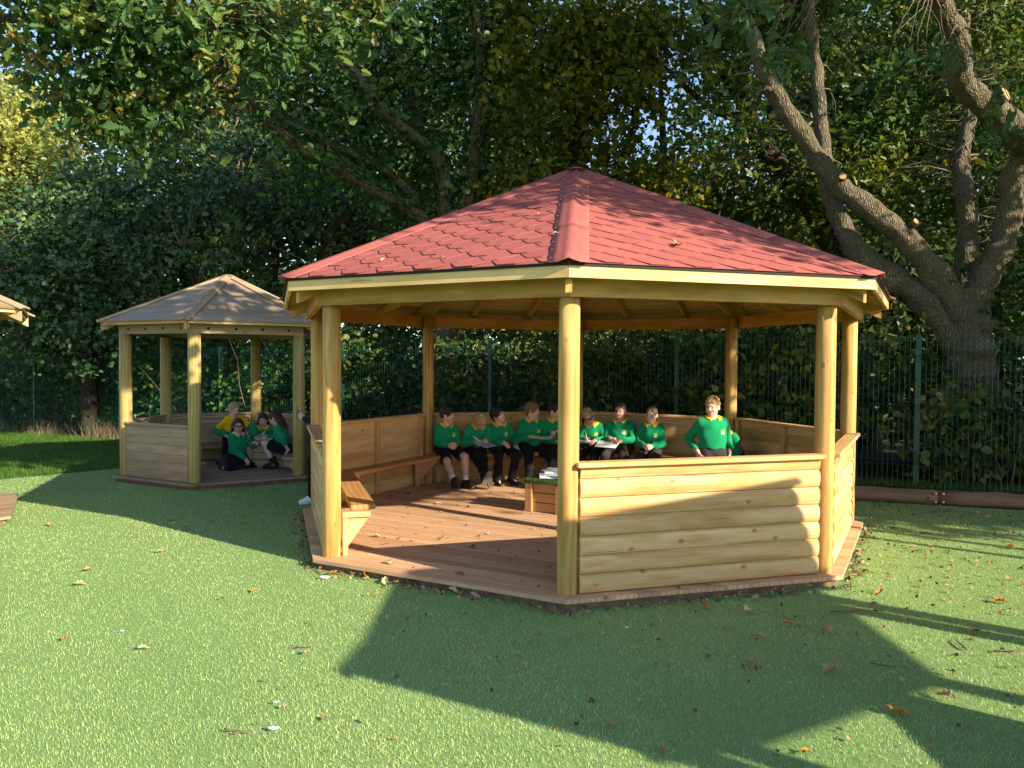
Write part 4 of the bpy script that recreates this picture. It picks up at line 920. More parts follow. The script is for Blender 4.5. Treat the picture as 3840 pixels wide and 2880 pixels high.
M_SHOE = plain('black_shoe', (.014, .014, .016), .45, .2, 40, .1, .4); M_SOLE = plain('grey_sole', (.20, .18, .15), .8, .2, 80, .3); M_SOCK = cloth('white_sock', (.75, .76, .82)); M_WSHOE = plain('white_trainer', (.72, .76, .85), .6, .08, 40, .05); M_DSOCK = cloth('dark_sock', (.015, .016, .024))
M_COAT = cloth('black_coat', (.012, .012, .014)); M_EYEW = plain('eye_white', (.75, .73, .70), .3, .02, 10, 0, .5); M_EYED = plain('eye_dark', (.03, .022, .016), .25, .05, 10, 0, .5)
M_GLASS = plain('spectacle_frame', (.012, .010, .014), .35, .05, 10, 0, .5); M_BADGEY = plain('badge_gold', (.70, .50, .04), .8, .15, 200, .1); M_BADGEW = plain('badge_white', (.62, .70, .58), .8, .1, 200, .1); M_BADGEG = plain('badge_green_print', (.05, .25, .07), .8, .1, 200, .1)
M_PAPER = plain('white_board', (.78, .79, .84), .5, .04, 20, 0); M_PRINT = plain('grey_print', (.42, .46, .58), .6, .3, 60, 0); M_INK = plain('pen_ink', (.09, .09, .12), .7, .1); M_PEN = plain('white_pen', (.85, .85, .86), .35, .02, 10, 0, .5); M_PHONE = plain('phone', (.01, .01, .012), .25, .05, 10, 0, .5)
lensm, lt, lp = newmat('spectacle_lens'); lp.inputs['Transmission Weight'].default_value = .93; lp.inputs['Roughness'].default_value = .02; lp.inputs['IOR'].default_value = 1.12; lp.inputs['Base Color'].default_value = (.96, .97, 1, 1)
HAIR = {'dark': hair_mat('dark_brown_hair', (.016, .010, .007), (.05, .032, .022)), 'black': hair_mat('black_hair', (.008, .007, .007), (.028, .022, .022)), 'blond': hair_mat('sandy_hair', (.26, .18, .09), (.56, .42, .25)), 'brown': hair_mat('brown_hair', (.09, .050, .022), (.28, .165, .08)),
        'ginger': hair_mat('ginger_fair_hair', (.26, .13, .05), (.58, .36, .17)), 'fair': hair_mat('fair_hair', (.28, .21, .12), (.52, .43, .29)), 'short': hair_mat('short_brown_hair', (.08, .052, .032), (.22, .15, .10)), 'auburn': hair_mat('auburn_hair', (.032, .014, .010), (.10, .048, .032))}
def rotm(axis, a): return np.array(Matrix.Rotation(a, 3, Vector(axis)))
def ik(a, c, l1, l2, hint):
    a, c = np.array(a, float), np.array(c, float); d = c-a; L = np.linalg.norm(d); L2 = min(L, (l1+l2)*.995); u = d/L
    c = a+u*L2; x = (l1*l1-l2*l2+L2*L2)/(2*L2); h = math.sqrt(max(l1*l1-x*x, 1e-6)); hv = np.array(hint, float); hv = nrm(hv-u*(hv@u))
    return a+u*x+hv*h, c
def hand(F, w_, d, n, side, curl=(.5, .7), s=.88, thumb=.5):
    """palm and five fingers; d finger direction, n palm facing, thumb towards 'side' along d x n"""
    d, n = nrm(d), np.array(n, float); n = nrm(n-d*(n@d)); t = np.cross(d, n)*side
    pc = w_+d*.040*s; F.rbox(pc, np.array([t, d, n]), np.array([.026, .030, .005])*s, .010*s, .012)
    F.cap(w_-d*.02, w_+d*.02, .021*s, .021*s, .015)
    for off, L, r in ((.028, .060, .0085), (.010, .066, .0088), (-.009, .062, .0085), (-.027, .050, .0076)):
        b = w_+d*.074*s+t*off*s; a1, a2 = curl
        d1 = d*math.cos(a1)+n*math.sin(a1); d2 = d*math.cos(a1+a2)+n*math.sin(a1+a2); spread = t*off*.8
        m_ = b+nrm(d1+spread)*L*.5*s; F.cap(b, m_, r*s, r*.95*s, .006); F.cap(m_, m_+d2*L*.5*s, r*.95*s, r*.8*s, .004)
    tb = w_+d*.018*s+t*.026*s; td = nrm(d*.75+t*.62+n*thumb*.5); tm = tb+td*.036*s
    F.cap(tb, tm, .0115*s, .010*s, .010); F.cap(tm, tm+nrm(td+d*.35+n*thumb)*.030*s, .010*s, .0082*s, .005)
def person(spec):
    S = dict(T=.33, lean=.08, roll=0., twist=0., build=1.0, hyaw=0., hpitch=0., hroll=0., hair='brown', style='short', tone=(.60, .36, .26), vox=.0082, top='jumper', bottom='trousers', hs=.98, shoe='black', neck=.03, pelvis=(0, 0, .495), badge=True, collar='yellow', mouth=0., arm=(.215, .20), leg=(.31, .325), hipw=.070, sh=.116, glasses=False, curlR=(.6, .8), curlL=(.6, .8), socks=None); S.update(spec)
    o3 = np.eye(3); base = np.array(S['pos'], float); Rw = np.array(Matrix.Rotation(S['yaw'], 3, 'Z'))   # local x right, y forward, z up
    W = lambda p: base+Rw@np.array(p, float); WD = lambda d: Rw@np.array(d, float)
    bl = S['build']; pel = np.array(S['pelvis'], float)
    Rt = rotm((0, 0, 1), S['twist'])@rotm((0, 1, 0), S['roll'])@rotm((1, 0, 0), -S['lean'])
    r_, f_, u_ = Rt[:, 0], Rt[:, 1], Rt[:, 2]; T = S['T']; k = T/.33
    nb = pel+u_*T; sh = {1: nb-u_*.050*k+r_*S['sh']*bl, -1: nb-u_*.050*k-r_*S['sh']*bl}
    Rh = Rt@rotm((0, 0, 1), -S['hyaw'])@rotm((1, 0, 0), -S['hpitch'])@rotm((0, 1, 0), S['hroll']); hs = S['hs']
    hb = nb+u_*S['neck']+f_*.018; HW = lambda p: hb+Rh@(np.array(p, float)*hs)
    LR = (Rh.T, ) ; RW = Rw
    B, J, Tz, SK_, HR = Field(), Field(), Field(), Field(), Field()
    def wm(Rl): return (Rw@Rl).T            # rows are world axes
    Et = wm(Rt); Eh = wm(Rh)
    # torso
    for FF, e in ((B, 0), (J, .016)):
        FF.ell(W(pel+u_*.02), Et, ((.125+e)*bl, (.095+e)*bl**.7, .10+e), .03)
        FF.ell(W(pel+u_*.13*k+f_*.012), Et, ((.122+e)*bl, (.092+e)*bl, .13*k+e), .04)
        FF.ell(W(pel+u_*.235*k), Et, ((.128+e)*bl, (.086+e)*bl**.7, .115*k+e), .04)
        FF.cap(W(sh[1]-r_*.02), W(sh[-1]+r_*.02), .040+e*.7, .040+e*.7, .04)
        FF.cap(W(nb-u_*.06), W(nb-u_*.012+f_*.004), .072+e, .046+e*.4, .03)
    B.cap(W(nb-u_*.03), W(hb+Rh@np.array([0, -.012, .05])*hs), .046, .046, .025)
    # arms
    elb = {}; wri = {}
    for sd, nm in ((1, 'R'), (-1, 'L')):
        wr = np.array(S['hand'+nm], float); hint = S.get('elbow'+nm, (sd*.6, -.55, -.5)); e_, wr = ik(sh[sd], wr, S['arm'][0]*k, S['arm'][1]*k, hint); elb[sd] = e_; wri[sd] = wr
        B.chain([W(sh[sd]), W(e_), W(wr)], [.036, .027, .021], .012)
        J.chain([W(sh[sd]), W(e_)], [.053*bl**.5, .047], .03)
        cuff = e_+(wr-e_)*.90; J.chain([W(e_), W(e_+(wr-e_)*.7), W(cuff)], [.047, .043, .033], .012)
        fd_ = S.get('fing'+nm, None); fd_ = nrm(np.array(fd_) if fd_ is not None else wr-e_); pn = np.array(S.get('palm'+nm, (0, 0, -1)), float)
        hand(B, W(wr), WD(fd_), WD(pn), 1 if np.cross(fd_, pn)@np.array(S.get('thumb'+nm, (-sd, .3, .3))) > 0 else -1, S['curl'+nm])
    # head
    H = lambda p: W(HW(p)); hh = hs
    B.ell(H((0, -.012, .122)), Eh, np.array((.070, .088, .084))*hh, .02); B.ell(H((0, .024, .068)), Eh, np.array((.055, .060, .072))*hh, .03)
    B.ell(H((0, .055, .018)), Eh, np.array((.026, .026, .020))*hh, .025)
    for s in (-1, 1):
        B.ell(H((s*.032, .050, .062)), Eh, np.array((.026, .026, .028))*hh, .02)
        B.ell(H((s*.030, .092, .0965)), Eh, np.array((.0155, .011, .0075))*hh, .010, 's')
        B.ell(H((s*.072, -.012, .086)), wm(Rh@rotm((0, 0, 1), s*.45)), np.array((.007, .019, .030))*hh, .006)
    B.ell(H((0, .072, .118)), Eh, np.array((.048, .014, .012))*hh, .02)
    B.cap(H((0, .080, .100)), H((0, .097, .072)), .008*hh, .0115*hh, .010)
    B.ell(H((0, .0755, .041)), Eh, np.array((.021, .009, .006))*hh, .010); B.ell(H((0, .0735, .031)), Eh, np.array((.018, .010, .007))*hh, .010)
    if S['mouth']: B.ell(H((0, .090, .035)), Eh, np.array((.016, .014, .006*S['mouth']))*hh, .005, 's')
    # legs
    hip = {s: pel+np.array([s*S['hipw']*bl, 0, -.02])@np.eye(3) for s in (1, -1)}; knees = {}
    for sd, nm in ((1, 'R'), (-1, 'L')):
        an = np.array(S['foot'+nm], float); kn, an = ik(hip[sd], an, S['leg'][0], S['leg'][1], S.get('knee'+nm, (0, 1, .6))); knees[sd] = kn
        B.chain([W(hip[sd]), W(kn), W(kn+(an-kn)*.35-np.array([0, .006, 0])), W(an)], [.068, .046, .047, .030], .03)
        td = nrm(np.array(S.get('toe'+nm, (sd*.15, 1, -.12)), float)); pd = nrm(an-kn); sole = nrm(-(pd-td*(pd@td)))   # sole normal up
        B.cap(W(an), W(an+td*.11-sole*.035), .028, .022, .02); B.cap(W(an-sole*.03), W(an-td*.035-sole*.035), .026, .024, .02)
        # shoe
        G = Field(); q0 = an-sole*.045
        G.cap(W(q0-td*.038), W(q0+td*.055), .036, .036, .02); G.cap(W(q0+td*.05), W(q0+td*.135-sole*.004), .037, .030, .02); G.cap(W(an-sole*.0), W(q0+td*.02), .038, .04, .03); G.cap(W(an+td*.012-sole*.012), W(q0+td*.085), .037, .034, .02)
        G.rbox(W(q0+td*.048-sole*.030), np.array([WD(np.cross(td, sole)), WD(td), WD(sole)]), (.026, .10, .004), .009, .008)
        G.half(W(an+pd*-.034), WD(-pd), .004, .075); G.half(W(q0-sole*.037), WD(-sole), .003, .2)
        S['_shoe'+nm] = (G, sole, td, an, kn)
        if S['bottom'] == 'trousers':
            Tz.chain([W(hip[sd]), W(kn), W(kn+(an-kn)*.5), W(an+(an-kn)*.035)], [.084*bl**.6, .062, .054, .055], .03)
        elif S['bottom'] == 'shorts':
            Tz.chain([W(hip[sd]), W(hip[sd]+(kn-hip[sd])*.86)], [.088, .078], .03); Tz.half(W(hip[sd]+(kn-hip[sd])*.86), WD(kn-hip[sd]), .005, .16)
    if S['bottom'] in ('trousers', 'shorts'): Tz.ell(W(pel+np.array([0, -.005, 0])), Et, (.142*bl, .108*bl**.7, .10), .04)
    if S['bottom'] == 'skirt':
        for sd in (1, -1): Tz.chain([W(hip[sd]), W(hip[sd]+(knees[sd]-hip[sd])*S.get('skirtlen', .8))], [.095, .088], .05)
        Tz.ell(W(pel), Et, (.14*bl, .11, .10), .05)
        for sd in (1, -1):
            if S.get('skirtlen', .8) < 1: Tz.half(W(hip[sd]+(knees[sd]-hip[sd])*S.get('skirtlen', .8)), WD(knees[sd]-hip[sd]), .005, .13)
    if S['bottom'] == 'kneeling_skirt':
        for sd in (1, -1):
            kn = knees[sd]; Tz.chain([W(hip[sd]), W(kn+np.array([0, .01, .01]))], [.10, .085], .06); Tz.chain([W(kn), W(kn+(hip[sd]-kn)*.2+np.array([sd*.02, -.28, -.05]))], [.075, .07], .05)
        Tz.ell(W(pel+np.array([0, -.03, -.08])), o3, (.19, .20, .11), .06); Tz.half(W((0, 0, .004)), (0, 0, -1), .004)
    hemp = pel+u_*S.get('hem', .0)
    J.half(W(hemp), WD(-u_), .006, .26 if S.get('hemr') is None else S['hemr'])
    J.ell(W(nb+u_*.012+f_*.030), wm(Rt@rotm((1, 0, 0), .35)), (.058, .052, .045), .006, 's')           # neckline
    # hair
    st = S['style']; e = {'short': .007, 'crop': .004, 'mop': .013, 'long': .010, 'pony': .007}[st]
    HR.ell(H((0, -.014, .124)), Eh, (np.array((.071, .089, .086))+e)*hh, .02)
    if st in ('mop', 'short'):
        for i, x in enumerate(np.linspace(-.045, .045, 7)):
            L_ = .018 if st == 'short' else .040
            HR.cap(H((x*.9, .052, .190-abs(x)*.4)), H((x*1.15+.012, .088-abs(x)*.5, .160-L_*.55-abs(x)*.15+(.006 if i % 2 else -.004))), .017*hh, .008*hh, .010)
        for i in range(9):
            a = i*.7+.3; HR.cap(H((math.cos(a)*.03, math.sin(a)*.04-.02, .205)), H((math.cos(a)*.062, math.sin(a)*.07-.02, .190+.012*math.sin(i*2.1))), .018*hh, .010*hh, .012)
    HR.ell(H((0, .098, .075)), Eh, np.array((.066, .062, .078 if st != 'mop' else .066))*hh, .012, 's')
    HR.ell(H((0, .02, .045)), Eh, np.array((.078, .085, .050))*hh, .012, 's')
    for s in (-1, 1): HR.ell(H((s*.078, -.004, .080)), Eh, np.array((.022, .026, .036))*hh, .008, 's') if st not in ('long', 'mop') or S.get('ears', False) else None
    HR.half(H((0, -.06, .045)), WD(Rh@np.array((0, -.25, -1))), .01, .3)
    if st == 'mop':
        for s in (-1, 1): HR.cap(H((s*.066, .012, .14)), H((s*.070, .006, .085)), .016*hh, .011*hh, .012)
        HR.cap(H((0, -.085, .10)), H((0, -.070, .035)), .030*hh, .02*hh, .03)
    if st == 'long':
        Ld = S.get('hlen', .20); dn = np.array((0, 0, -1.0)); back = S.get('hback', (0, -.3, -1))
        for i, a in enumerate(np.linspace(-1.25, 1.25, 9)):
            p0 = HW((math.sin(a)*.074, -.016-math.cos(a)*.075, .11)); p1 = p0+Rh@np.array((math.sin(a)*.012, -.012, -.09))+0; p2 = p1+nrm(np.array(back))*Ld*(.85+.15*math.cos(i*2.3))
            HR.chain([W(p0), W(p1), W(p2)], [.022, .021, .012], .02)
    if st == 'pony':
        p0 = HW((0, -.10, .13)); HR.chain([W(p0), W(p0+Rh@np.array((0, -.03, -.02))), W(p0+Rh@np.array((.01, -.045, -.10)))], [.020, .024, .010], .015)
    # ---- make the objects
    Vb, Fb = B.mesh(S['vox']); me = mesh_np('person', Vb, Fb, [M_SKIN], True)
    q = ((Vb-W(hb))@Rw@Rh)/hs; tone = np.array(S['tone']); colr = np.tile(np.append(tone, 1), (len(Vb), 1))
    def tint(mask, c, a): colr[:, :3] += (np.array(c)-colr[:, :3])*(mask*a)[:, None]
    gq = lambda c, r: np.exp(-(((q-np.array(c))/np.array(r))**2).sum(1))
    for s in (-1, 1):
        tint(gq((s*.040, .062, .058), (.022, .03, .018)), tone*np.array((1.0, .72, .70)), .7); tint(gq((s*.08, -.01, .088), (.02, .03, .035)), tone*np.array((1, .75, .72)), .6)
        tint(gq((s*.031, .083, .117), (.017, .02, .0048)), (.10, .06, .035), .65)
    tint(gq((0, .088, .036), (.021, .022, .0085)), (.42, .14, .12), .85)
    if S['mouth']: tint(gq((0, .08, .035), (.012, .03, .007)), (.06, .015, .015), .9)
    ca = me.color_attributes.new('tone', 'FLOAT_COLOR', 'POINT'); ca.data.foreach_set('color', colr.ravel())
    po = link('person', me); tag(po, S['label'], 'person', S.get('group'))
    def part(name, F_, mat, vox, wr=None):
        V, Fc = F_.mesh(vox, wr); return link(name, mesh_np(name, V, Fc, [mat], True), po)
    if S['top'] == 'jumper': part('jumper', J, M_JUMPER, .0102, (.0032, 60))
    elif S['top'] == 'coat': part('coat', J, M_COAT, .011, (.004, 45))
    elif S['top'] == 'polo':
        V, Fc = J.mesh(.0102, (.0032, 60)); mi = np.zeros(len(Fc), int); cen = V[Fc].mean(1)
        def sdist(a_, b_): tt = np.clip(((cen-a_)@(b_-a_))/((b_-a_)@(b_-a_)), 0, 1); return np.linalg.norm(cen-a_-tt[:, None]*(b_-a_), axis=1), tt
        for sd in (1, -1):
            d1, t1_ = sdist(W(sh[sd]), W(elb[sd])); d2, _ = sdist(W(elb[sd]), W(wri[sd])); mi[((d2 < d1+.004) & (d2 < .075)) | ((d1 < .075) & (t1_ > .80) & (d2 < .11))] = 1
        link('polo_shirt', mesh_np('polo_shirt', V, Fc, [M_POLO, M_JUMPER], True, mi), po)
    if Tz.p:
        if S['top'] == 'coat': part('trousers', Tz, M_BLACK, .011)
        else: part({'trousers': 'trousers', 'shorts': 'shorts'}.get(S['bottom'], 'skirt'), Tz, S.get('bmat', M_BLACK if S['bottom'] in ('trousers', 'shorts') else M_NAVY), .0112, (.0035, 55))
    part('hair', HR, HAIR[S['hair']], .0068, (.0022, 130))
    for nm in 'RL':
        if S.get('noshoes'): break
        G, sole, td, an, kn = S['_shoe'+nm]; V, Fc = G.mesh(.0085); mi = np.zeros(len(Fc), int)
        cen = V[Fc].mean(1); hgt = (cen-W(an-sole*.045))@WD(sole); mi[hgt < -.026] = 1
        link('shoe', mesh_np('shoe', V, Fc, [M_WSHOE if S['shoe'] == 'white' else M_SHOE, M_SOLE if S['shoe'] == 'sole' else (M_WSHOE if S['shoe'] == 'white' else M_SHOE)], True, mi), po)
        if S['socks']:
            b = MB(); pd = (an-kn)/np.linalg.norm(an-kn); b.tube([W(an-pd*.085), W(an-pd*.04), W(an+pd*.01)], [.040, .036, .036], 14); link('sock', b.mesh('sock', S['socks'], True), po)
    # eyes
    for s in (-1, 1):
        bm = bmesh.new(); bmesh.ops.create_uvsphere(bm, u_segments=12, v_segments=8, radius=.0122*hs)
        ed = Vector(Rw@Rh@nrm((S.get('gaze', 0), 1, S.get('gazez', -.05)))); me = bpy.data.meshes.new('eye'); 
        for fc in bm.faces: fc.material_index = 1 if fc.calc_center_median().normalized().dot(ed) > .62 else 0; fc.smooth = True
        bm.to_mesh(me); bm.free(); me.materials.append(M_EYEW); me.materials.append(M_EYED)
        link('eye', me, po, Matrix.Translation(Vector(H((s*.030, .0705, .0965)))))
    if S['glasses']:
        b = MB(); lens = MB()
        for s in (-1, 1):
            A = np.arange(17)*2*PI/16; b.tube([H((s*.032+.024*math.cos(a), .101-abs(s*.032+.024*math.cos(a))*.16, .096+.016*math.sin(a))) for a in A], .0024, 5)
            Lp = [H((s*.032+.023*math.cos(a), .101-abs(s*.032+.023*math.cos(a))*.16, .096+.015*math.sin(a))) for a in A[:-1]]
            lens.add(Lp, [tuple(range(16))]); b.tube([H((s*.056, .092, .100)), H((s*.072, .05, .103)), H((s*.076, -.01, .098))], .0022, 5)
        b.tube([H((-.009, .101, .100)), H((0, .103, .103)), H((.009, .101, .100))], .0022, 5)
        go = link('glasses', b.mesh('glasses', M_GLASS, True), po); link('lens', lens.mesh('lens', lensm), go)
    # polo collar
    if S['collar'] and S['top'] != 'coat':
        ph = np.linspace(-2.72, 2.72, 37); n_ = len(ph); fr = np.abs(ph)/2.72; pt = np.clip((fr-.66)/.34, 0, 1); rad = np.stack([np.sin(ph), -np.cos(ph)*.95], 1)
        def ring_(r, z): 
            L_ = nb+np.outer(rad[:, 0]*r, r_)+np.outer(rad[:, 1]*r+.010, f_)+np.outer(z, u_); return base+L_@Rw.T
        z1 = .046-.040*fr**1.7; r1 = .053+.004*pt
        out_ = base*0+np.outer(rad[:, 0], WD(r_))+np.outer(rad[:, 1], WD(f_))+.8*WD(u_); out_ = unit(out_)
        L0_ = ring_(r1-.004, z1-.016); L1_ = ring_(r1, z1); L2_ = ring_(r1+.006, z1-.002)
        L3_ = ring_(.068+.006*pt, z1-.014-.002*pt); L4_ = ring_(.080+.013*pt, z1-.028-.016*pt)
        for L_, gap in ((L2_, .004), (L3_, .007), (L4_, .006)):
            for it in range(6): L_ += out_*np.maximum(gap-J.value(L_), 0)[:, None]
        V = np.stack([L0_, L1_, L2_, L3_, L4_], 1).reshape(-1, 3); Fc = [(i*5+j, (i+1)*5+j, (i+1)*5+j+1, i*5+j+1) for i in range(n_-1) for j in range(4)]
        cm = bpy.data.meshes.new('collar'); bm = bmesh.new(); vs_ = [bm.verts.new(v) for v in V]; [bm.faces.new([vs_[i] for i in f]) for f in Fc]
        bmesh.ops.recalc_face_normals(bm, faces=bm.faces[:]); bmesh.ops.solidify(bm, geom=bm.faces[:], thickness=.004); bm.to_mesh(cm); bm.free()
        cm.materials.append(M_CREAM if S['collar'] == 'cream' else M_POLO); cm.polygons.foreach_set('use_smooth', [True]*len(cm.polygons)); link('collar', cm, po)
    if S['badge'] and S['top'] == 'jumper':
        # embroidered shield on the left breast, laid on the knit
        shape = []; cen = nb-u_*.135*k-r_*.068*bl; nx, nz = 7, 8; V = []; Fc = []; mi = []
        for j in range(nz):
            v = j/(nz-1); half = .021*(1 if v < .55 else math.sqrt(max(0, 1-((v-.55)/.45)**2)))+.001
            for i in range(nx):
                x = (i/(nx-1)-.5)*2*half; p = cen+r_*x-u_*(v-.5)*.052+f_*.30; P0 = W(p); dr = WD(-f_)
                for it in range(24):
                    dv = float(J.value(P0[None])[0]); P0 = P0+dr*max(dv, 0)*.9
                    if dv < .001: break
                V.append(P0-dr*.0055)
        for j in range(nz-1):
            for i in range(nx-1):
                Fc.append((j*nx+i, j*nx+i+1, (j+1)*nx+i+1, (j+1)*nx+i))
                mi.append(1 if j >= 4 else (2 if (j, i) in ((1, 1), (1, 3), (2, 4), (2, 2), (3, 1), (3, 4), (1, 5)) else 0))
        link('badge', mesh_np('badge', V, Fc, [M_BADGEY, M_BADGEW, M_BADGEG], True, mi), po)
    return po, W, WD
def seatpos(k, u, a=2.37): p = RG.p(k, u, a, ZD); n, t = RG.nt(k); return (p.x, p.y, p.z), math.atan2(-n.y, -n.x)-PI/2
def boy(k, u, dyaw=0, a=2.37, **kw):
    p, y = seatpos(k, u, a); return person(dict(pos=p, yaw=y+dyaw, **kw))
def pen(label, p, d, L=.13, r=.0065, tip=None):
    d = nrm(d); p = np.array(p); b = MB(); b.tube([p-d*L*.5, p-d*L*.499+0, p+d*L*.22, p+d*L*.5], [.004, r, r, r*.95], 10); b.tube([p+d*L*.21, p+d*L*.47], [r*1.15, r*1.1], 10); b.tube([p-d*L*.6, p-d*L*.49], [.0015, .004], 8, 1)
    o = link('marker_pen', b.mesh('marker_pen', [M_PEN, M_INK], True)); tag(o, label, 'pen', 'white marker pens'); return o
def board(label, c, x, y, lx, ly, mats=(M_PAPER, M_INK), marks=None, bend=0, name='writing_board', cat='board', th=.003):
    c = np.array(c, float); x = nrm(x); y = np.array(y, float); y = nrm(y-x*(y@x)); z = np.cross(x, y); z = z if z[2] > 0 else -z
    n = 9; V = []; g = lambda a: c+x*a*lx/2+z*bend*(a*a-.3)
    for a in np.linspace(-1, 1, n):
        for s in (-1, 1): V.append(g(a)+y*s*ly/2)
    V = np.array(V); V2 = V-z*th; Fq = []
    for i in range(n-1):
        q = (2*i, 2*i+2, 2*i+3, 2*i+1); Fq += [q, tuple(2*n+j for j in q[::-1])]
        Fq += [(2*i, 2*n+2*i, 2*n+2*i+2, 2*i+2), (2*i+1, 2*i+3, 2*n+2*i+3, 2*n+2*i+1)]
    Fq += [(0, 1, 2*n+1, 2*n), (2*n-2, 4*n-2, 4*n-1, 2*n-1)]
    b = MB(); b.add(np.vstack([V, V2]), Fq)
    o = link(name, b.mesh(name, mats[0])); tag(o, label, cat)
    if marks:
        m = MB()
        for (u0, v0, u1, v1) in marks:
            p0, p1 = g(u0)+y*v0*ly/2+z*.0015, g(u1)+y*v1*ly/2+z*.0015; d = nrm(p1-p0); sd_ = np.cross(d, z)*.0028; m.add([p0-sd_, p0+sd_, p1+sd_, p1-sd_], [(0, 1, 2, 3)])
        link('ink_drawing', m.mesh('ink_drawing', mats[1]), o)
    return o
# ------------------------------------------------------------------ the ten boys in the large gazebo
GB = 'pupils in green jumpers'
b1, W1, D1 = boy(4, .876, .15, label='boy in black shorts with white socks at the left end of the bench', group=GB, hair='dark', style='short', lean=.06, hyaw=-.95, T=.30, bottom='shorts', socks=M_SOCK,
    handR=(.045, .225, .545), handL=(-.035, .235, .555), fingR=(-.6, .75, -.25), fingL=(.6, .7, -.3), palmR=(-.6, -.5, -.2), palmL=(.6, -.5, -.2), footR=(.10, .62, .075), toeR=(.25, 1, .75), kneeR=(.1, .3, 1), footL=(-.13, .39, .085), toeL=(-.35, 1, -.1), kneeL=(-.5, 1, .9), tone=(.62, .38, .29))
b2, W2, D2 = boy(4, .475, .05, label='fair-haired boy bending his head right over a board on his lap', group=GB, hair='blond', style='mop', lean=.34, T=.31, hpitch=.75, hyaw=-.05, neck=.018, hs=.97, shoe='sole', tone=(.62, .37, .28),
    handR=(.07, .26, .600), handL=(-.045, .27, .600), fingR=(-.35, .75, -.5), fingL=(.1, .8, -.6), palmR=(-.7, 0, -.6), palmL=(.2, -.3, -1), curlR=(.9, 1.0), curlL=(.7, .9), footR=(-.02, .56, .085), footL=(.05, .58, .12), toeR=(.35, .5, 1.0), toeL=(-.35, .5, 1.0), kneeR=(.2, .4, 1), kneeL=(-.2, .4, 1))
b3, W3, D3 = boy(4, .143, .0, label='black-haired boy looking up and laughing, one hand on his thigh', group=GB, hair='black', style='mop', lean=.10, T=.30, roll=.04, hyaw=-.75, hpitch=-.22, hroll=.08, mouth=1.0, tone=(.66, .42, .33),
    handR=(.01, .24, .565), handL=(-.20, .12, .50), fingR=(-.45, .8, -.45), palmR=(-.2, -.2, -1), curlR=(.25, .3), fingL=(0, .8, -.4), palmL=(.3, 0, -1), footR=(.09, .235, .095), footL=(-.12, .20, .095), toeR=(-.1, 1, -.35), toeL=(-.3, 1, -.35), kneeR=(.05, 1, .8), kneeL=(-.3, 1, .8))
b4, W4, D4 = boy(4, -.309, -.05, label='brown-haired boy in profile holding a sheet and a pen', group=GB, hair='brown', style='mop', lean=.04, T=.345, build=1.08, hyaw=-1.15, hpitch=.05, ears=True, tone=(.64, .40, .30),
    handR=(.085, .26, .635), handL=(-.23, .25, .655), fingR=(-.7, .65, -.15), palmR=(-.3, -.2, 1), curlR=(.4, .5), fingL=(-.05, .7, .35), palmL=(.8, .1, .2), curlL=(.9, 1.0), footR=(.12, .33, .085), footL=(-.30, .42, .085), kneeR=(.1, 1, .9), kneeL=(-.5, 1, .9))
b5, W5, D5 = boy(4, -.635, -.05, label='boy half hidden behind the central post, turned to the right', group=GB, hair='dark', style='short', lean=.05, T=.335, hyaw=-.7, hpitch=.08, tone=(.64, .41, .32),
    handR=(.03, .24, .56), handL=(-.10, .25, .56), footR=(.12, .34, .085), footL=(-.10, .40, .085), curlR=(.5, .6))
b6, W6, D6 = boy(3, .715, .10, label='small fair boy with glasses tilting his head while writing', group=GB, hair='blond', style='short', lean=.22, T=.30, roll=.07, hyaw=-.20, hpitch=.22, hroll=.28, glasses=True, tone=(.62, .36, .28), hs=.97,
    handR=(.06, .25, .600), handL=(-.09, .27, .585), fingR=(-.45, .8, -.4), palmR=(-.8, -.1, -.5), curlR=(.9, 1.0), fingL=(.5, .75, -.35), palmL=(.2, -.2, -1), curlL=(.5, .6), footR=(.12, .36, .085), footL=(-.10, .34, .085))
b7, W7, D7 = boy(3, .34, .05, label='heavier boy with glasses and open mouth holding a white board', group=GB, hair='short', style='crop', lean=.02, T=.345, build=1.24, hyaw=.10, hpitch=-.10, glasses=True, mouth=1.3, hs=1.02, tone=(.66, .36, .29),
    handR=(.06, .27, .615), handL=(-.09, .29, .60), fingR=(-.75, .6, -.2), palmR=(-.1, -.3, .9), curlR=(.8, .9), fingL=(.6, .75, -.3), palmL=(.1, -.4, -1), curlL=(.5, .7), footR=(.16, .36, .085), footL=(-.18, .36, .085), bmat=M_GREYT)
b8, W8, D8 = boy(3, -.095, .12, label='boy with cropped hair and hands clasped, facing the camera', group=GB, hair='short', style='crop', lean=.10, T=.325, hyaw=.12, hpitch=-.02, hroll=-.06, tone=(.66, .41, .33),
    handR=(.055, .23, .545), handL=(-.045, .235, .545), fingR=(-.6, .7, -.35), fingL=(.6, .7, -.35), palmR=(-.6, -.5, -.2), palmL=(.6, -.5, -.2), curlR=(.9, .9), curlL=(.9, .9), footR=(.12, .36, .085), footL=(-.12, .36, .085), bmat=M_GREYT)
b9, W9, D9 = person(dict(pos=(2.20, 8.5, ZD), yaw=PI+.12, label='boy with ginger-fair hair standing with his hands by his pockets', group=GB, hair='ginger', style='short', lean=-.02, T=.365, build=1.14, pelvis=(0, 0, .66), hyaw=.75, hpitch=.06, hs=.96, tone=(.74, .42, .35),
    handR=(.175, .04, .655), handL=(-.18, .05, .655), elbowR=(.42, -.9, 0), elbowL=(-.42, -.9, 0), fingR=(-.2, .25, -1), fingL=(.2, .25, -1), palmR=(-1, 0, -.1), palmL=(1, 0, -.1), curlR=(.4, .5), curlL=(.4, .5), footR=(.09, 0, .085), footL=(-.09, .02, .085), kneeR=(0, 1, 0), kneeL=(0, 1, 0), bmat=M_GREYT, hem=.035))
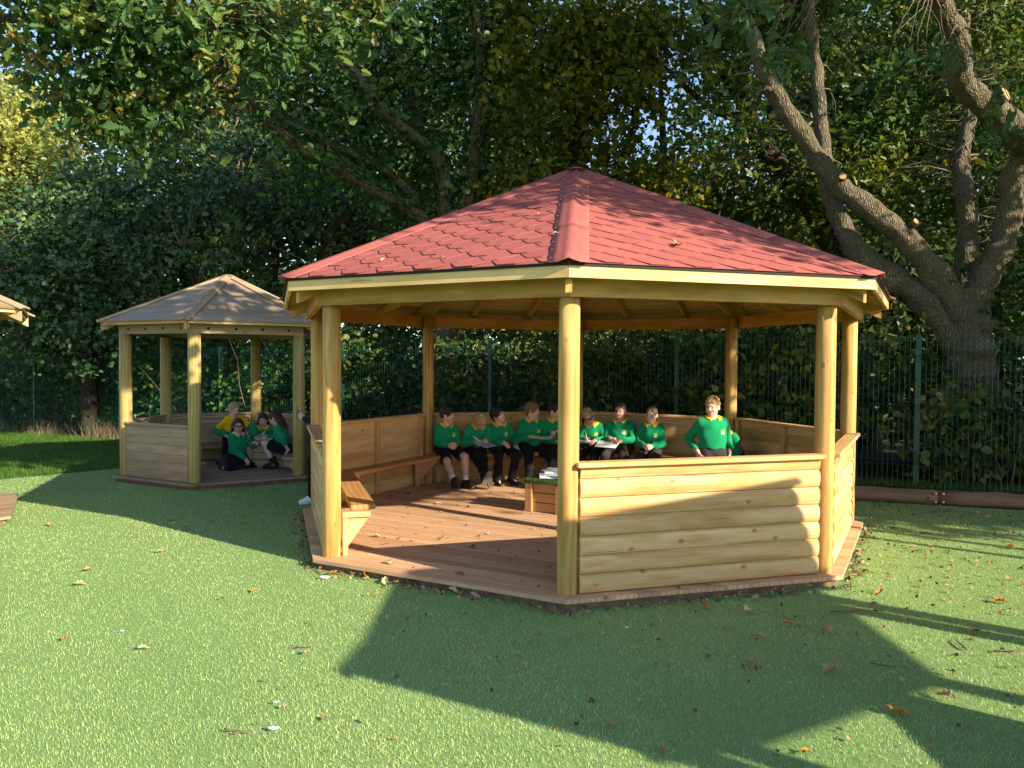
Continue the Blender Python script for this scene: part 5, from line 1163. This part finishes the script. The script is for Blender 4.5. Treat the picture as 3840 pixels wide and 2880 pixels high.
b10, W10, D10 = boy(2, .66, .30, label='dark-haired boy leaning forward behind the standing boy', group=GB, hair='black', style='short', lean=.55, T=.33, roll=-.10, hyaw=.3, hpitch=.45, tone=(.55, .33, .25),
    handR=(.06, .30, .52), handL=(-.05, .31, .52), fingR=(-.3, .8, -.4), fingL=(.3, .8, -.4), footR=(.11, .36, .085), footL=(-.11, .36, .085))
# things they hold
def loc(Wf, p): return np.array(Wf(p))
scr = [(-.3, -.3, -.1, .1), (-.1, .1, .1, -.3), (.1, -.3, .35, .2), (-.5, .2, -.2, .4), (-.2, -.1, .3, .0), (.0, .3, .4, .45), (-.45, -.1, -.35, .25), (.15, .1, .5, -.2), (-.3, .5, .2, .55)]
board('sheet with a grey drawing lying across the lap of the bowed boy', loc(W2, (-.02, .36, .562)), D2((.75, .66, 0)), D2((-.66, .75, -.28)), .27, .21, (M_PRINT, M_INK), scr)
pen('white marker in the hand of the bowed boy', loc(W2, (.075, .325, .625)), D2((.75, -.2, .55)))
board('curled paper sheet held by the brown-haired boy in profile', loc(W4, (-.055, .33, .628)), D4((-1, .1, -.05)), D4((.1, 1, -.1)), .27, .17, (M_PAPER, M_INK), [(.2, -.3, .8, -.3), (.2, 0, .85, 0), (.2, .3, .7, .3)], .02, 'paper_sheet', 'paper', .0015)
pen('white marker pointing up in the hand of the boy in profile', loc(W4, (-.262, .315, .705)), D4((-.75, .1, .62)))
board('grey board on the lap of the small boy with glasses', loc(W6, (.09, .33, .572)), D6((1, .1, 0)), D6((-.1, 1, -.12)), .27, .19, (M_PRINT, M_INK), scr[:5])
pen('pen held upright by the small boy with glasses', loc(W6, (.03, .32, .66)), D6((.22, -.1, .95)), .125, .005)
board('plain white board resting on the knees of the heavier boy', loc(W7, (.07, .37, .553)), D7((1, -.05, .03)), D7((.05, .95, -.38)), .29, .17, (M_PAPER, M_INK))
pen('white marker lying in the hand of the heavier boy', loc(W7, (.03, .335, .645)), D7((-.95, .1, -.2)))
# planter box seat with a turf pad and the pile of books
def slab_pile(): pass
TB = Vector((.46, 8.51, 0)); ta = math.radians(-30); tx = Vector((math.cos(ta), math.sin(ta), 0)); ty = Vector((-math.sin(ta), math.cos(ta), 0))
def turf_table(name, label, c, tx, ty, hw, h, mat, mats_corner, pad=.03):
    g = empty(name, (c.x, c.y, ZD)); tag(g, label, 'table')
    for sx in (-1, 1):
        for sy in (-1, 1):
            p = c+tx*sx*(hw-.018)+ty*sy*(hw-.018); bar('corner_post', p+UPZ*ZD, p+UPZ*(ZD+h), tx, .09, .09, mats_corner, g, .006)
    nb_ = 3; bh = h/nb_
    for i in range(nb_):
        z = ZD+bh*(i+.5)
        for s in (-1, 1):
            bar('side_board', c+tx*s*(hw-.02)-ty*(hw-.065)+UPZ*z, c+tx*s*(hw-.02)+ty*(hw-.065)+UPZ*z, tx, .03, bh-.008, mat, g, .003)
            bar('side_board', c+ty*s*(hw-.02)-tx*(hw-.065)+UPZ*z, c+ty*s*(hw-.02)+tx*(hw-.065)+UPZ*z, ty, .03, bh-.008, mat, g, .003)
    link('top_panel', box_mesh(2*hw+.04, 2*hw+.04, .03, M_TURF, .004), g, frame(c+UPZ*(ZD+h+.015), tx, ty, UPZ))
    n = 5200; P = np.zeros((n, 3)); e = hw+.02+pad
    k = n*2//3; a = rng.uniform(-e, e, (k, 2)); P[:k] = np.array(c)+a[:, :1]*np.array(tx)+a[:, 1:]*np.array(ty)+np.array([0, 0, ZD+h+.028])
    a = rng.uniform(-1, 1, n-k)*e; sd_ = rng.integers(0, 4, n-k); zz_ = rng.uniform(-.012, .03, n-k)
    for i in range(4):
        m_ = sd_ == i; ax_, bx_ = (tx, ty) if i < 2 else (ty, tx); P[k:][m_] = np.array(c)+np.outer(a[m_], np.array(bx_))+np.array(ax_)*(e-.03)*(1 if i % 2 else -1)+np.array([0, 0, ZD+h])
    P[k:, 2] += zz_
    out = P-np.array(c); out[:, 2] = 0; out = unit(out); ln = rng.uniform(.018, .034, n)
    tip = P+np.array([0, 0, 1])*ln[:, None]*np.where(np.arange(n) < k, 1, .25)[:, None]+out*ln[:, None]*np.where(np.arange(n) < k, .25, 1)[:, None]+rng.normal(size=(n, 3))*.006
    sdv = unit(np.cross(tip-P, rng.normal(size=(n, 3))))*.0022
    V = np.stack([P-sdv, P+sdv, tip], 1).reshape(-1, 3); me = mesh_np('turf_pad', V, np.arange(3*n).reshape(-1, 3), [M_BLADED]); face_attr(me, 'tint', rng.uniform(0, 1, n))
    tag(link('turf_pad', me, g), kind='stuff'); return g
M_BLADED = blade_mat('dark_turf_blade', [(.018, .05, .010), (.035, .085, .015), (.06, .12, .025)], .5, .25)
M_BOXW = wood('planter_timber', (.50, .27, .11), (.36, .18, .065), ring=7, knots=.3, var=.2)
turf_table('turf_topped_box', 'small timber box with a grass turf top carrying a pile of books', TB, tx, ty, .205, .315, M_BOXW, M_BOXW)
bz = ZD+.315+.046
for i, (lb, a, dx, dy, w_, d_, h_, mt) in enumerate([('thick white book at the bottom of the pile on the turf box', .15, .04, .02, .34, .25, .034, M_PAPER), ('white exercise book second from the bottom of the pile', -.05, .07, .0, .32, .24, .018, M_PAPER), ('white book in the middle of the pile on the turf box', .22, .10, .02, .31, .23, .022, M_PAPER), ('grey-printed book on top of the pile on the turf box', -.12, .09, .01, .31, .24, .010, M_PRINT)]):
    x = Vector((math.cos(ta+a+.2), math.sin(ta+a+.2), 0)); y = Vector((-x.y, x.x, 0)); c = TB+tx*dx*.6+ty*dy
    g = empty('book', (c.x, c.y, bz)); tag(g, lb, 'book', 'books piled on the turf box')
    link('pages', box_mesh(w_-.012, d_-.012, h_-.005, M_PAPER, .001), g, frame(c+UPZ*(bz+h_/2), x, y, UPZ))
    for zz_ in (.0015, h_-.0015): link('cover', box_mesh(w_, d_, .002, mt, 0), g, frame(c+UPZ*(bz+zz_), x, y, UPZ))
    bz += h_+.0015
# ------------------------------------------------------------------ the girls in the small gazebo
tc_ = Vector((-3.72, 12.08, 0)); tA = math.radians(4); t1 = Vector((math.cos(tA), math.sin(tA), 0)); t2 = Vector((-math.sin(tA), math.cos(tA), 0))
turf_table('turf_topped_table', 'low timber table with a dark turf top among the girls', tc_, t1, t2, .30, .335, M_OLD, M_OLD)
board('grey sheet the girls write on, flat on the turf table', (-3.72, 11.98, ZD+.40), (1, .06, 0), (0, 1, 0), .40, .28, (M_PRINT, M_INK), scr, name='paper_sheet', cat='paper')
GG = 'girls around the turf table'
girl = dict(vox=.0082, group=GG, sh=.106, build=.95)
gA, WA, DA = person(dict(girl, pos=(-4.13, 11.60, ZD), yaw=-PI/2-.55, label='kneeling girl with glasses and shoulder-length brown hair looking round', hair='auburn', style='long', hlen=.045, lean=.10, T=.34, pelvis=(0, 0, .19), hyaw=.55, hpitch=-.02, hroll=.10, glasses=True, mouth=.6, bottom='kneeling_skirt', socks=M_DSOCK, collar='cream', badge=False, tone=(.66, .43, .37),
    handR=(.05, .28, .17), handL=(-.14, .24, .40), fingR=(0, .5, -.6), fingL=(.2, .9, 0), curlR=(.8, .8), footR=(.12, -.17, .05), footL=(-.12, -.17, .05), toeR=(0, -1, -.1), toeL=(0, -1, -.1), kneeR=(.25, 1, -.3), kneeL=(-.25, 1, -.3), leg=(.29, .32), hem=.02))
gB, WB, DB = person(dict(girl, pos=(-4.36, 12.12, ZD), yaw=PI+.45, label='fair-haired girl in a yellow polo shirt leaning on the table', hair='fair', style='pony', lean=.16, T=.35, pelvis=(0, 0, .40), hyaw=-.40, hpitch=.12, mouth=.5, top='polo', bottom='skirt', tone=(.70, .47, .40), collar='yellow',
    handR=(.12, .14, .46), handL=(-.30, .30, .43), elbowR=(.8, -.6, -.2), elbowL=(-.8, .2, .2), fingL=(-.3, .9, -.1), footR=(.09, -.30, .06), footL=(-.09, -.30, .06), toeR=(0, -.6, -.8), toeL=(0, -.6, -.8), kneeR=(0, 1, -.3), kneeL=(0, 1, -.3), badge=False))
gC, WC, DC = person(dict(girl, pos=(-3.98, 12.50, ZD), yaw=PI+.05, label='girl with long brown hair and open mouth behind the table', hair='auburn', style='long', hlen=.16, lean=.24, T=.33, pelvis=(0, 0, .24), hyaw=-.15, hpitch=.02, mouth=1.1, tone=(.68, .44, .37), bottom='skirt',
    handR=(.17, .36, .42), handL=(-.17, .33, .42), fingR=(-.3, .9, -.2), curlR=(.9, .9), footR=(.11, .26, .085), footL=(-.11, .26, .085), badge=False))
gD, WD_, DD = person(dict(girl, pos=(-3.40, 11.66, ZD), yaw=PI/2-.12, label='girl with long dark hair in profile sitting on the bench end writing', hair='auburn', style='long', hlen=.17, hback=(0, -.5, -1), lean=.30, T=.345, pelvis=(0, 0, .32), hyaw=.05, hpitch=.20, ears=True, tone=(.68, .45, .38), bottom='skirt', skirtlen=.78, socks=M_DSOCK,
    handR=(.05, .36, .44), handL=(-.16, -.10, .29), elbowL=(-.8, -.3, .5), fingR=(.1, .9, -.3), palmR=(-.7, 0, -.6), curlR=(.9, .9), fingL=(-.1, .5, -.8), palmL=(0, -.2, -1), curlL=(.2, .2), footR=(.07, .22, .085), footL=(-.09, .17, .085), toeR=(0, 1, -.1), toeL=(0, 1, -.1), kneeR=(.1, 1, .8), kneeL=(-.1, 1, .8), hem=.02))
pen('white marker held by the girl in profile', loc(WD_, (.07, .415, .50)), DD((.1, -.75, .65)))
pen('white marker held by the girl behind the table', loc(WC, (.15, .43, .47)), DC((.55, -.3, .75)))
# the grown-up mostly hidden by the left posts, filming with a phone
ad, WAD, DAD = person(dict(pos=(-2.20, 9.42, .0), yaw=PI/2+.25, label='adult in black mostly hidden behind the left posts holding up a phone', top='coat', collar=None, badge=False, hair='dark', style='short', T=.47, sh=.175, build=1.12, pelvis=(0, 0, .90), hs=1.10, neck=.06, arm=(.205, .185), leg=(.43, .42), vox=.0095, shoe='white', tone=(.66, .45, .37), bottom='trousers', hem=-.30, hemr=.6,
    handR=(.02, .33, 1.03), handL=(-.06, .33, 1.01), elbowR=(.7, -.2, -.8), elbowL=(-.7, -.2, -.8), fingR=(-.1, .35, .9), fingL=(.1, .35, .9), palmR=(-.8, .2, 0), palmL=(.8, .2, 0), curlR=(.7, .8), curlL=(.7, .8), footR=(.10, .05, .09), footL=(-.10, .22, .09), kneeR=(0, 1, 0), kneeL=(0, 1, 0)))
ph = link('phone', box_mesh(.075, .009, .15, M_PHONE, .003), None, frame(loc(WAD, (-.02, .395, 1.09)), DAD((1, 0, 0)), DAD((0, 1, .1)), np.cross(DAD((1, 0, 0)), nrm(DAD((0, 1, .1)))))); tag(ph, 'dark phone held up by the adult behind the left posts', 'phone')
# ------------------------------------------------------------------ turf pile, grass and litter
M_BLADE = blade_mat('turf_blade', [(.15, .275, .095), (.275, .43, .145), (.41, .53, .19), (.56, .63, .26), (.71, .72, .36)], .42, .2)
M_LAWNB = blade_mat('lawn_blade', [(.05, .13, .012), (.085, .20, .018), (.13, .26, .025)], .5, .3)
M_DRY = blade_mat('dry_grass', [(.20, .15, .09), (.32, .25, .16), (.10, .12, .05)], .8, .2)
def blades(name, XY, z, h, wd, mat, lean=.45, kind='stuff', jit=.3):
    n = len(XY); P = np.zeros((n, 3)); P[:, :2] = XY; P[:, 2] = z
    hh = h*(1+jit*rng.uniform(-1, 1, n)); a = rng.uniform(0, 2*PI, n); l = np.abs(rng.normal(size=n))*lean*hh
    tip = P+np.stack([np.cos(a)*l, np.sin(a)*l, hh], 1); b = a+PI/2+rng.normal(size=n)*.5; sd = np.stack([np.cos(b), np.sin(b), np.zeros(n)], 1)*(np.asarray(wd)*.5*np.ones(n))[:, None]
    V = np.stack([P-sd, P+sd, tip], 1).reshape(-1, 3); me = mesh_np(name, V, np.arange(3*n).reshape(-1, 3), [mat]); face_attr(me, 'tint', np.clip(rng.beta(2, 2.6, n)+.10*np.sin(XY[:, 0]*1.7+np.sin(XY[:, 1]*1.1)*1.5)*np.sin(XY[:, 1]*1.3+.6*XY[:, 0])+.06*np.sin(XY[:, 0]*5.1+XY[:, 1]*3.3), 0, 1))
    o = link(name, me); tag(o, kind=kind); return o
def inring(XY, ring, R):
    d = XY-np.array(ring.c)[:2]; m = np.ones(len(XY), bool)
    for k in range(ring.n): n, t = ring.nt(k); m &= (d@np.array(n)[:2]) < R*math.cos(ring.h)
    return m
n = 400000
r = (2.0**.35+rng.uniform(0, 1, n)*(15**.35-2.0**.35))**(1/.35); th_ = rng.uniform(-.72, .72, n); XY = np.stack([r*np.sin(th_), r*np.cos(th_)], 1)
keep = ~inring(XY, RG, RDK) & ~inring(XY, RH, 1.57) & ~inring(XY, R3, 1.57) & (XY[:, 1] < 9.70-(XY[:, 0]-4.3)*.33-.05)
lim = XY[:, 0]*1.124+19.0           # turf ends along the left lawn edge
keep &= ~((XY[:, 0] < -4.5) & (XY[:, 1] > lim)); XY = XY[keep]; rr = np.linalg.norm(XY, axis=1)
blades('turf_pile', XY, 0.0, .0135, .0022*(1+.12*rr), M_BLADE, .7)
n = 60000; XY = np.stack([rng.uniform(-13, -5.5, n), rng.uniform(8.5, 19, n)], 1)
lf = (XY-np.array(fn0)[:2])@np.array([-fnrm.x, -fnrm.y]); keep = (XY[:, 1] > XY[:, 0]*1.124+19.0) & (lf < -.1) & ~inring(XY, RH, 1.6) & ~inring(XY, R3, 1.6)
blades('lawn_grass', XY[keep], -.006, .055, .007, M_LAWNB, .8)
n = 3200; s = rng.uniform(3.9, 7.6, n); q = np.outer(s, np.array(fd)[:2])+np.array(fn0)[:2]+np.outer(np.abs(rng.normal(size=n))*.28, np.array(fnrm)[:2]); clump = .5+.5*np.sin(s*9)+rng.uniform(-.3, .3, n)
q = q[clump > .35]; blades('dry_grass', q, -.02, .26, .008, M_DRY, .8, jit=.8)
n = 9000; s = rng.uniform(0, 1, n); q = np.array([3.2, 10.25])+np.outer(s, [5.6, -1.78])+np.outer(rng.uniform(.0, .45, n), [.15, .95]); blades('bank_grass', q, .17, .06, .006, M_LAWNB, .8)
# fallen leaves
M_FALL = [plain('brown_leaf', (.26, .13, .055), .7, .3, 60), plain('tan_leaf', (.42, .27, .14), .7, .25, 60), plain('orange_leaf', (.48, .20, .035), .7, .25, 60), plain('pale_leaf', (.50, .44, .25), .7, .2, 60), plain('dark_leaf', (.09, .05, .03), .7, .3, 60)]
def curl_leaf(seed, mat):
    TV, TF = t_oak(); V = TV.copy(); V[:, 1] -= .5; c = .25+.35*(seed % 3); V[:, 2] += .9*c*V[:, 0]**2*3+.45*c*(V[:, 1])**2+.05*np.sin(V[:, 1]*9+seed); V[:, 2] -= V[:, 2].min()
    return mesh('leaf', V, [tuple(t) for t in TF], mat)
LEAFM = [curl_leaf(i, M_FALL[i % 5]) for i in range(15)]
def leaf(name, label, x, y, z, s, m, group, tilt=.18, M0=None):
    R = Matrix.Rotation(rng.uniform(0, 6.28), 4, 'Z') @ Matrix.Rotation(rng.normal()*tilt, 4, 'X') @ Matrix.Rotation(rng.normal()*tilt, 4, 'Y')
    o = link(name, LEAFM[m], None, (M0 or Matrix.Translation((x, y, z))) @ R @ Matrix.Scale(s, 4)); tag(o, label, 'leaf', group); return o
spots = [(2640, 2282, .10, 2), (2802, 2300, .10, 3), (2960, 2350, .09, 2), (3100, 2372, .12, 1), (2855, 2400, .09, 1), (2810, 2500, .09, 1), (3115, 2525, .13, 1), (3535, 2625, .12, 1), (3360, 2685, .12, 2), (3755, 2265, .10, 2), (3660, 2375, .09, 1), (3300, 2230, .08, 2), (3280, 2275, .08, 1), (3010, 2205, .14, 3), (295, 2200, .10, 3), (330, 2145, .09, 1), (605, 2075, .08, 1), (190, 1975, .09, 1), (955, 2225, .07, 2), (1148, 2460, .06, 1), (540, 2443, .07, 3), (240, 2405, .05, 2), (1065, 2665, .06, 3), (835, 2255, .06, 1), (700, 1985, .09, 0), (910, 1970, .08, 2), (640, 1960, .08, 0), (2290, 2730, .07, 1), (3020, 2835, .06, 2), (2480, 2825, .07, 1), (3560, 2130, .09, 1), (3600, 2020, .09, 2), (3470, 2010, .11, 0), (3710, 1945, .10, 1), (3650, 1935, .12, 1), (3420, 2060, .08, 1), (3790, 2060, .09, 2), (3550, 1925, .12, 0), (3300, 1890, .12, 0), (3800, 1965, .1, 1), (1190, 1960, .12, 0), (1240, 2160, .10, 2), (1370, 2165, .12, 2), (1445, 2190, .10, 3), (1530, 2195, .09, 1), (1650, 2215, .10, 0), (1700, 2225, .09, 3), (1840, 2245, .10, 0)]
def groundpt(px, py, z=0.0):
    a = (px-1920)/2910.67; b_ = -(py-1440)/2910.67; cr, sr = math.cos(-.0064019), math.sin(-.0064019); x = a*cr+b_*sr; y = -a*sr+b_*cr; c, s = math.cos(.028663), math.sin(.028663)
    v = (x, c+y*s, -s+y*c); k = (z-CAM_Z)/v[2]; return v[0]*k, v[1]*k
for i, (px, py, s, m) in enumerate(spots):
    cn = ['brown', 'tan', 'orange', 'pale yellow', 'dark brown'][m]
    zn = 'on the sunlit turf left of the large gazebo' if px < 1160 and py < 2300 else 'on the foreground turf at the left' if px < 1300 and py > 2300 else 'below the open side of the large deck' if px < 2000 and py < 2300 else 'near the log edging at the right' if py < 2070 else 'beside the post shadows on the right' if px > 3200 else 'in the shade before the front wall' if py < 2600 else 'at the very bottom of the picture'
    x, y = groundpt(px, py); leaf('fallen_leaf', f'{cn} fallen oak leaf {zn}', x, y, .016, s, (m+5*(i % 3)) % 15, 'fallen leaves on the turf')
for i, (px, py, s, m) in enumerate([(1470, 1862, .13, 1), (1385, 1852, .08, 0), (1530, 1855, .09, 4), (1645, 1890, .08, 3), (1410, 2015, .09, 3), (1455, 2018, .05, 3), (1500, 2020, .05, 2), (1775, 2055, .08, 0), (1460, 2115, .10, 3), (1720, 2158, .10, 0), (1840, 1850, .07, 4), (1925, 1852, .07, 0), (1550, 2030, .06, 3), (1650, 2025, .07, 3)]):
    x, y = groundpt(px, py, ZD); leaf('fallen_leaf', f"{['brown', 'tan', 'orange', 'pale yellow', 'dark brown'][m]} dry leaf on the deck {'by the left bench' if py < 1900 else 'in the sunny middle' if py < 2060 else 'near the open front edge'}", x, y, ZD+.004, s, (m+5*(i % 3)) % 15, 'fallen leaves on the deck')
for i in range(16):                                     # drift of leaves along the deck edges
    k = [7, 0, 7, 1][i % 4]; u = rng.uniform(-1.1, 1.1); p = RG.p(k, u, RDK*C8+abs(rng.normal())*.06+.03, .016)
    leaf('fallen_leaf', f"dry leaf gathered against the {['right side', 'open front', 'front wall'][{7: 1, 0: 2, 1: 0}[k]]} edge of the large deck", p.x, p.y, .014, rng.uniform(.05, .10), int(rng.integers(0, 15)), 'fallen leaves along the deck edge', .4)
def roofpt(k, u, v): 
    A, B, Cc = apex, RG.v(k, 3.2, zt(3.2)), RG.v(k+1, 3.2, zt(3.2)); mid_ = (B+Cc)/2; up = (A-mid_).normalized(); t = (Cc-B).normalized(); nn = t.cross(up); nn = nn if nn.z > 0 else -nn
    return mid_+t*u+up*v+nn*.014, t, up, nn
for i, (k, u, v, s, m, lb) in enumerate([(0, -.20, .47, .15, 1, 'large curled tan leaf on the right slope of the red roof'), (0, -.72, 1.25, .06, 2, 'small orange leaf near the ridge of the red roof'), (7, .86, .66, .06, 3, 'small pale leaf beside the front ridge cap'), (7, .10, .25, .05, 3, 'small yellow leaf low on the left slope of the red roof'), (7, -.45, .28, .05, 3, 'pale leaf near the left eave of the red roof'), (7, .42, 1.35, .05, 3, 'pale leaf halfway up the left slope of the red roof')]):
    p, t, up, nn = roofpt(k, u, v); leaf('roof_leaf', lb, 0, 0, 0, s, (m+5*(i % 3)) % 15, None, .15, frame(p, t, up, nn))
# twigs
for i, (px, py, L, a, r_, lb) in enumerate([(2830, 2240, .30, -.1, .012, 'thick dark stick on the turf below the front wall'), (3210, 2300, .35, .1, .006, 'forked twig beside the post shadows on the turf'), (3600, 2425, .16, 1.4, .007, 'crooked pale twig at the right of the turf'), (3310, 2505, .14, -.6, .006, 'dark twig at the edge of the roof shadow'), (3790, 2450, .18, .05, .005, 'thin straight twig near the right edge'), (890, 2755, .14, -.2, .004, 'thin twig in the sunlit foreground'), (1140, 2435, .10, .3, .005, 'short twig left of the shadow corner')]):
    x, y = groundpt(px, py); k = 6; u = np.linspace(-.5, .5, k); P = np.stack([x+np.cos(a)*u*L, y+np.sin(a)*u*L, np.full(k, .018)], 1)+rng.normal(size=(k, 3))*np.array([.03, .03, .008])*L
    b = MB(); b.tube(P, np.linspace(r_, r_*.5, k), 6)
    o = link('fallen_twig', b.mesh('fallen_twig', M_TWIG, True)); tag(o, lb, 'twig')
for i, (px, py, s, lb) in enumerate([(1022, 2748, .06, 'white curved scrap on the sunlit turf'), (2350, 2365, .025, 'small white pebble on the shaded turf'), (457, 2378, .03, 'white feather scrap on the turf at the left'), (1033, 2648, .03, 'tiny white scrap on the foreground turf'), (1215, 2175, .09, 'white feather by the corner of the deck')]):
    x, y = groundpt(px, py); b = MB(); u = np.linspace(-1, 1, 6); b.tube(np.stack([x+u*s*.5, y+.15*s*u**2, .022+0*u], 1), [.001, s*.10, s*.14, s*.14, s*.10, .001], 6)
    o = link('white_scrap', b.mesh('white_scrap', M_PAPER, True)); tag(o, lb, 'litter')
# crumbs of bark, acorn cups and leaf bits: too many and too small to tell apart
n = 3400; XY = np.stack([rng.uniform(-1.5, 6.0, n), rng.uniform(2.6, 9.6, n)], 1); w_ = np.clip((XY[:, 0]+2.5)/6, 0, 1)*np.clip(XY[:, 1]/7, .3, 1); XY = XY[(rng.uniform(0, 1, n) < w_) & ~inring(XY, RG, RDK+.02)]
ed = []
for i in range(650):
    k = [7, 0, 1, 6][i % 4]; p = RG.p(k, rng.uniform(-1.2, 1.2), RDK*C8+abs(rng.normal())*.05+.01, 0); ed.append((p.x, p.y))
XY = np.vstack([XY, np.array(ed)]); P = np.zeros((len(XY), 3)); P[:, :2] = XY; P[:, 2] = .019
M_CRUMB = blade_mat('leaf_crumbs', [(.05, .03, .02), (.16, .09, .045), (.30, .18, .09), (.42, .30, .16)], .8, 0)
tag(link('leaf_debris', leaves_mesh('leaf_debris', P, .024, t_hex(.8), M_CRUMB, upb=1.2, droop=0, svar=.6)), kind='stuff')
P = np.zeros((420, 3)); a = rng.uniform(0, 6.28, 420); r = 2.75*np.sqrt(rng.uniform(0, 1, 420)); P[:, 0] = GX+r*np.cos(a); P[:, 1] = GY+r*np.sin(a); P[:, 2] = ZD+.006
tag(link('deck_debris', leaves_mesh('deck_debris', P, .026, t_hex(.8), M_CRUMB, upb=2, droop=0, svar=.6)), kind='stuff')

0 and print('TRIS', sum(sum(len(p.vertices)-2 for p in o.data.polygons) for o in bpy.data.objects if o.type == 'MESH'))
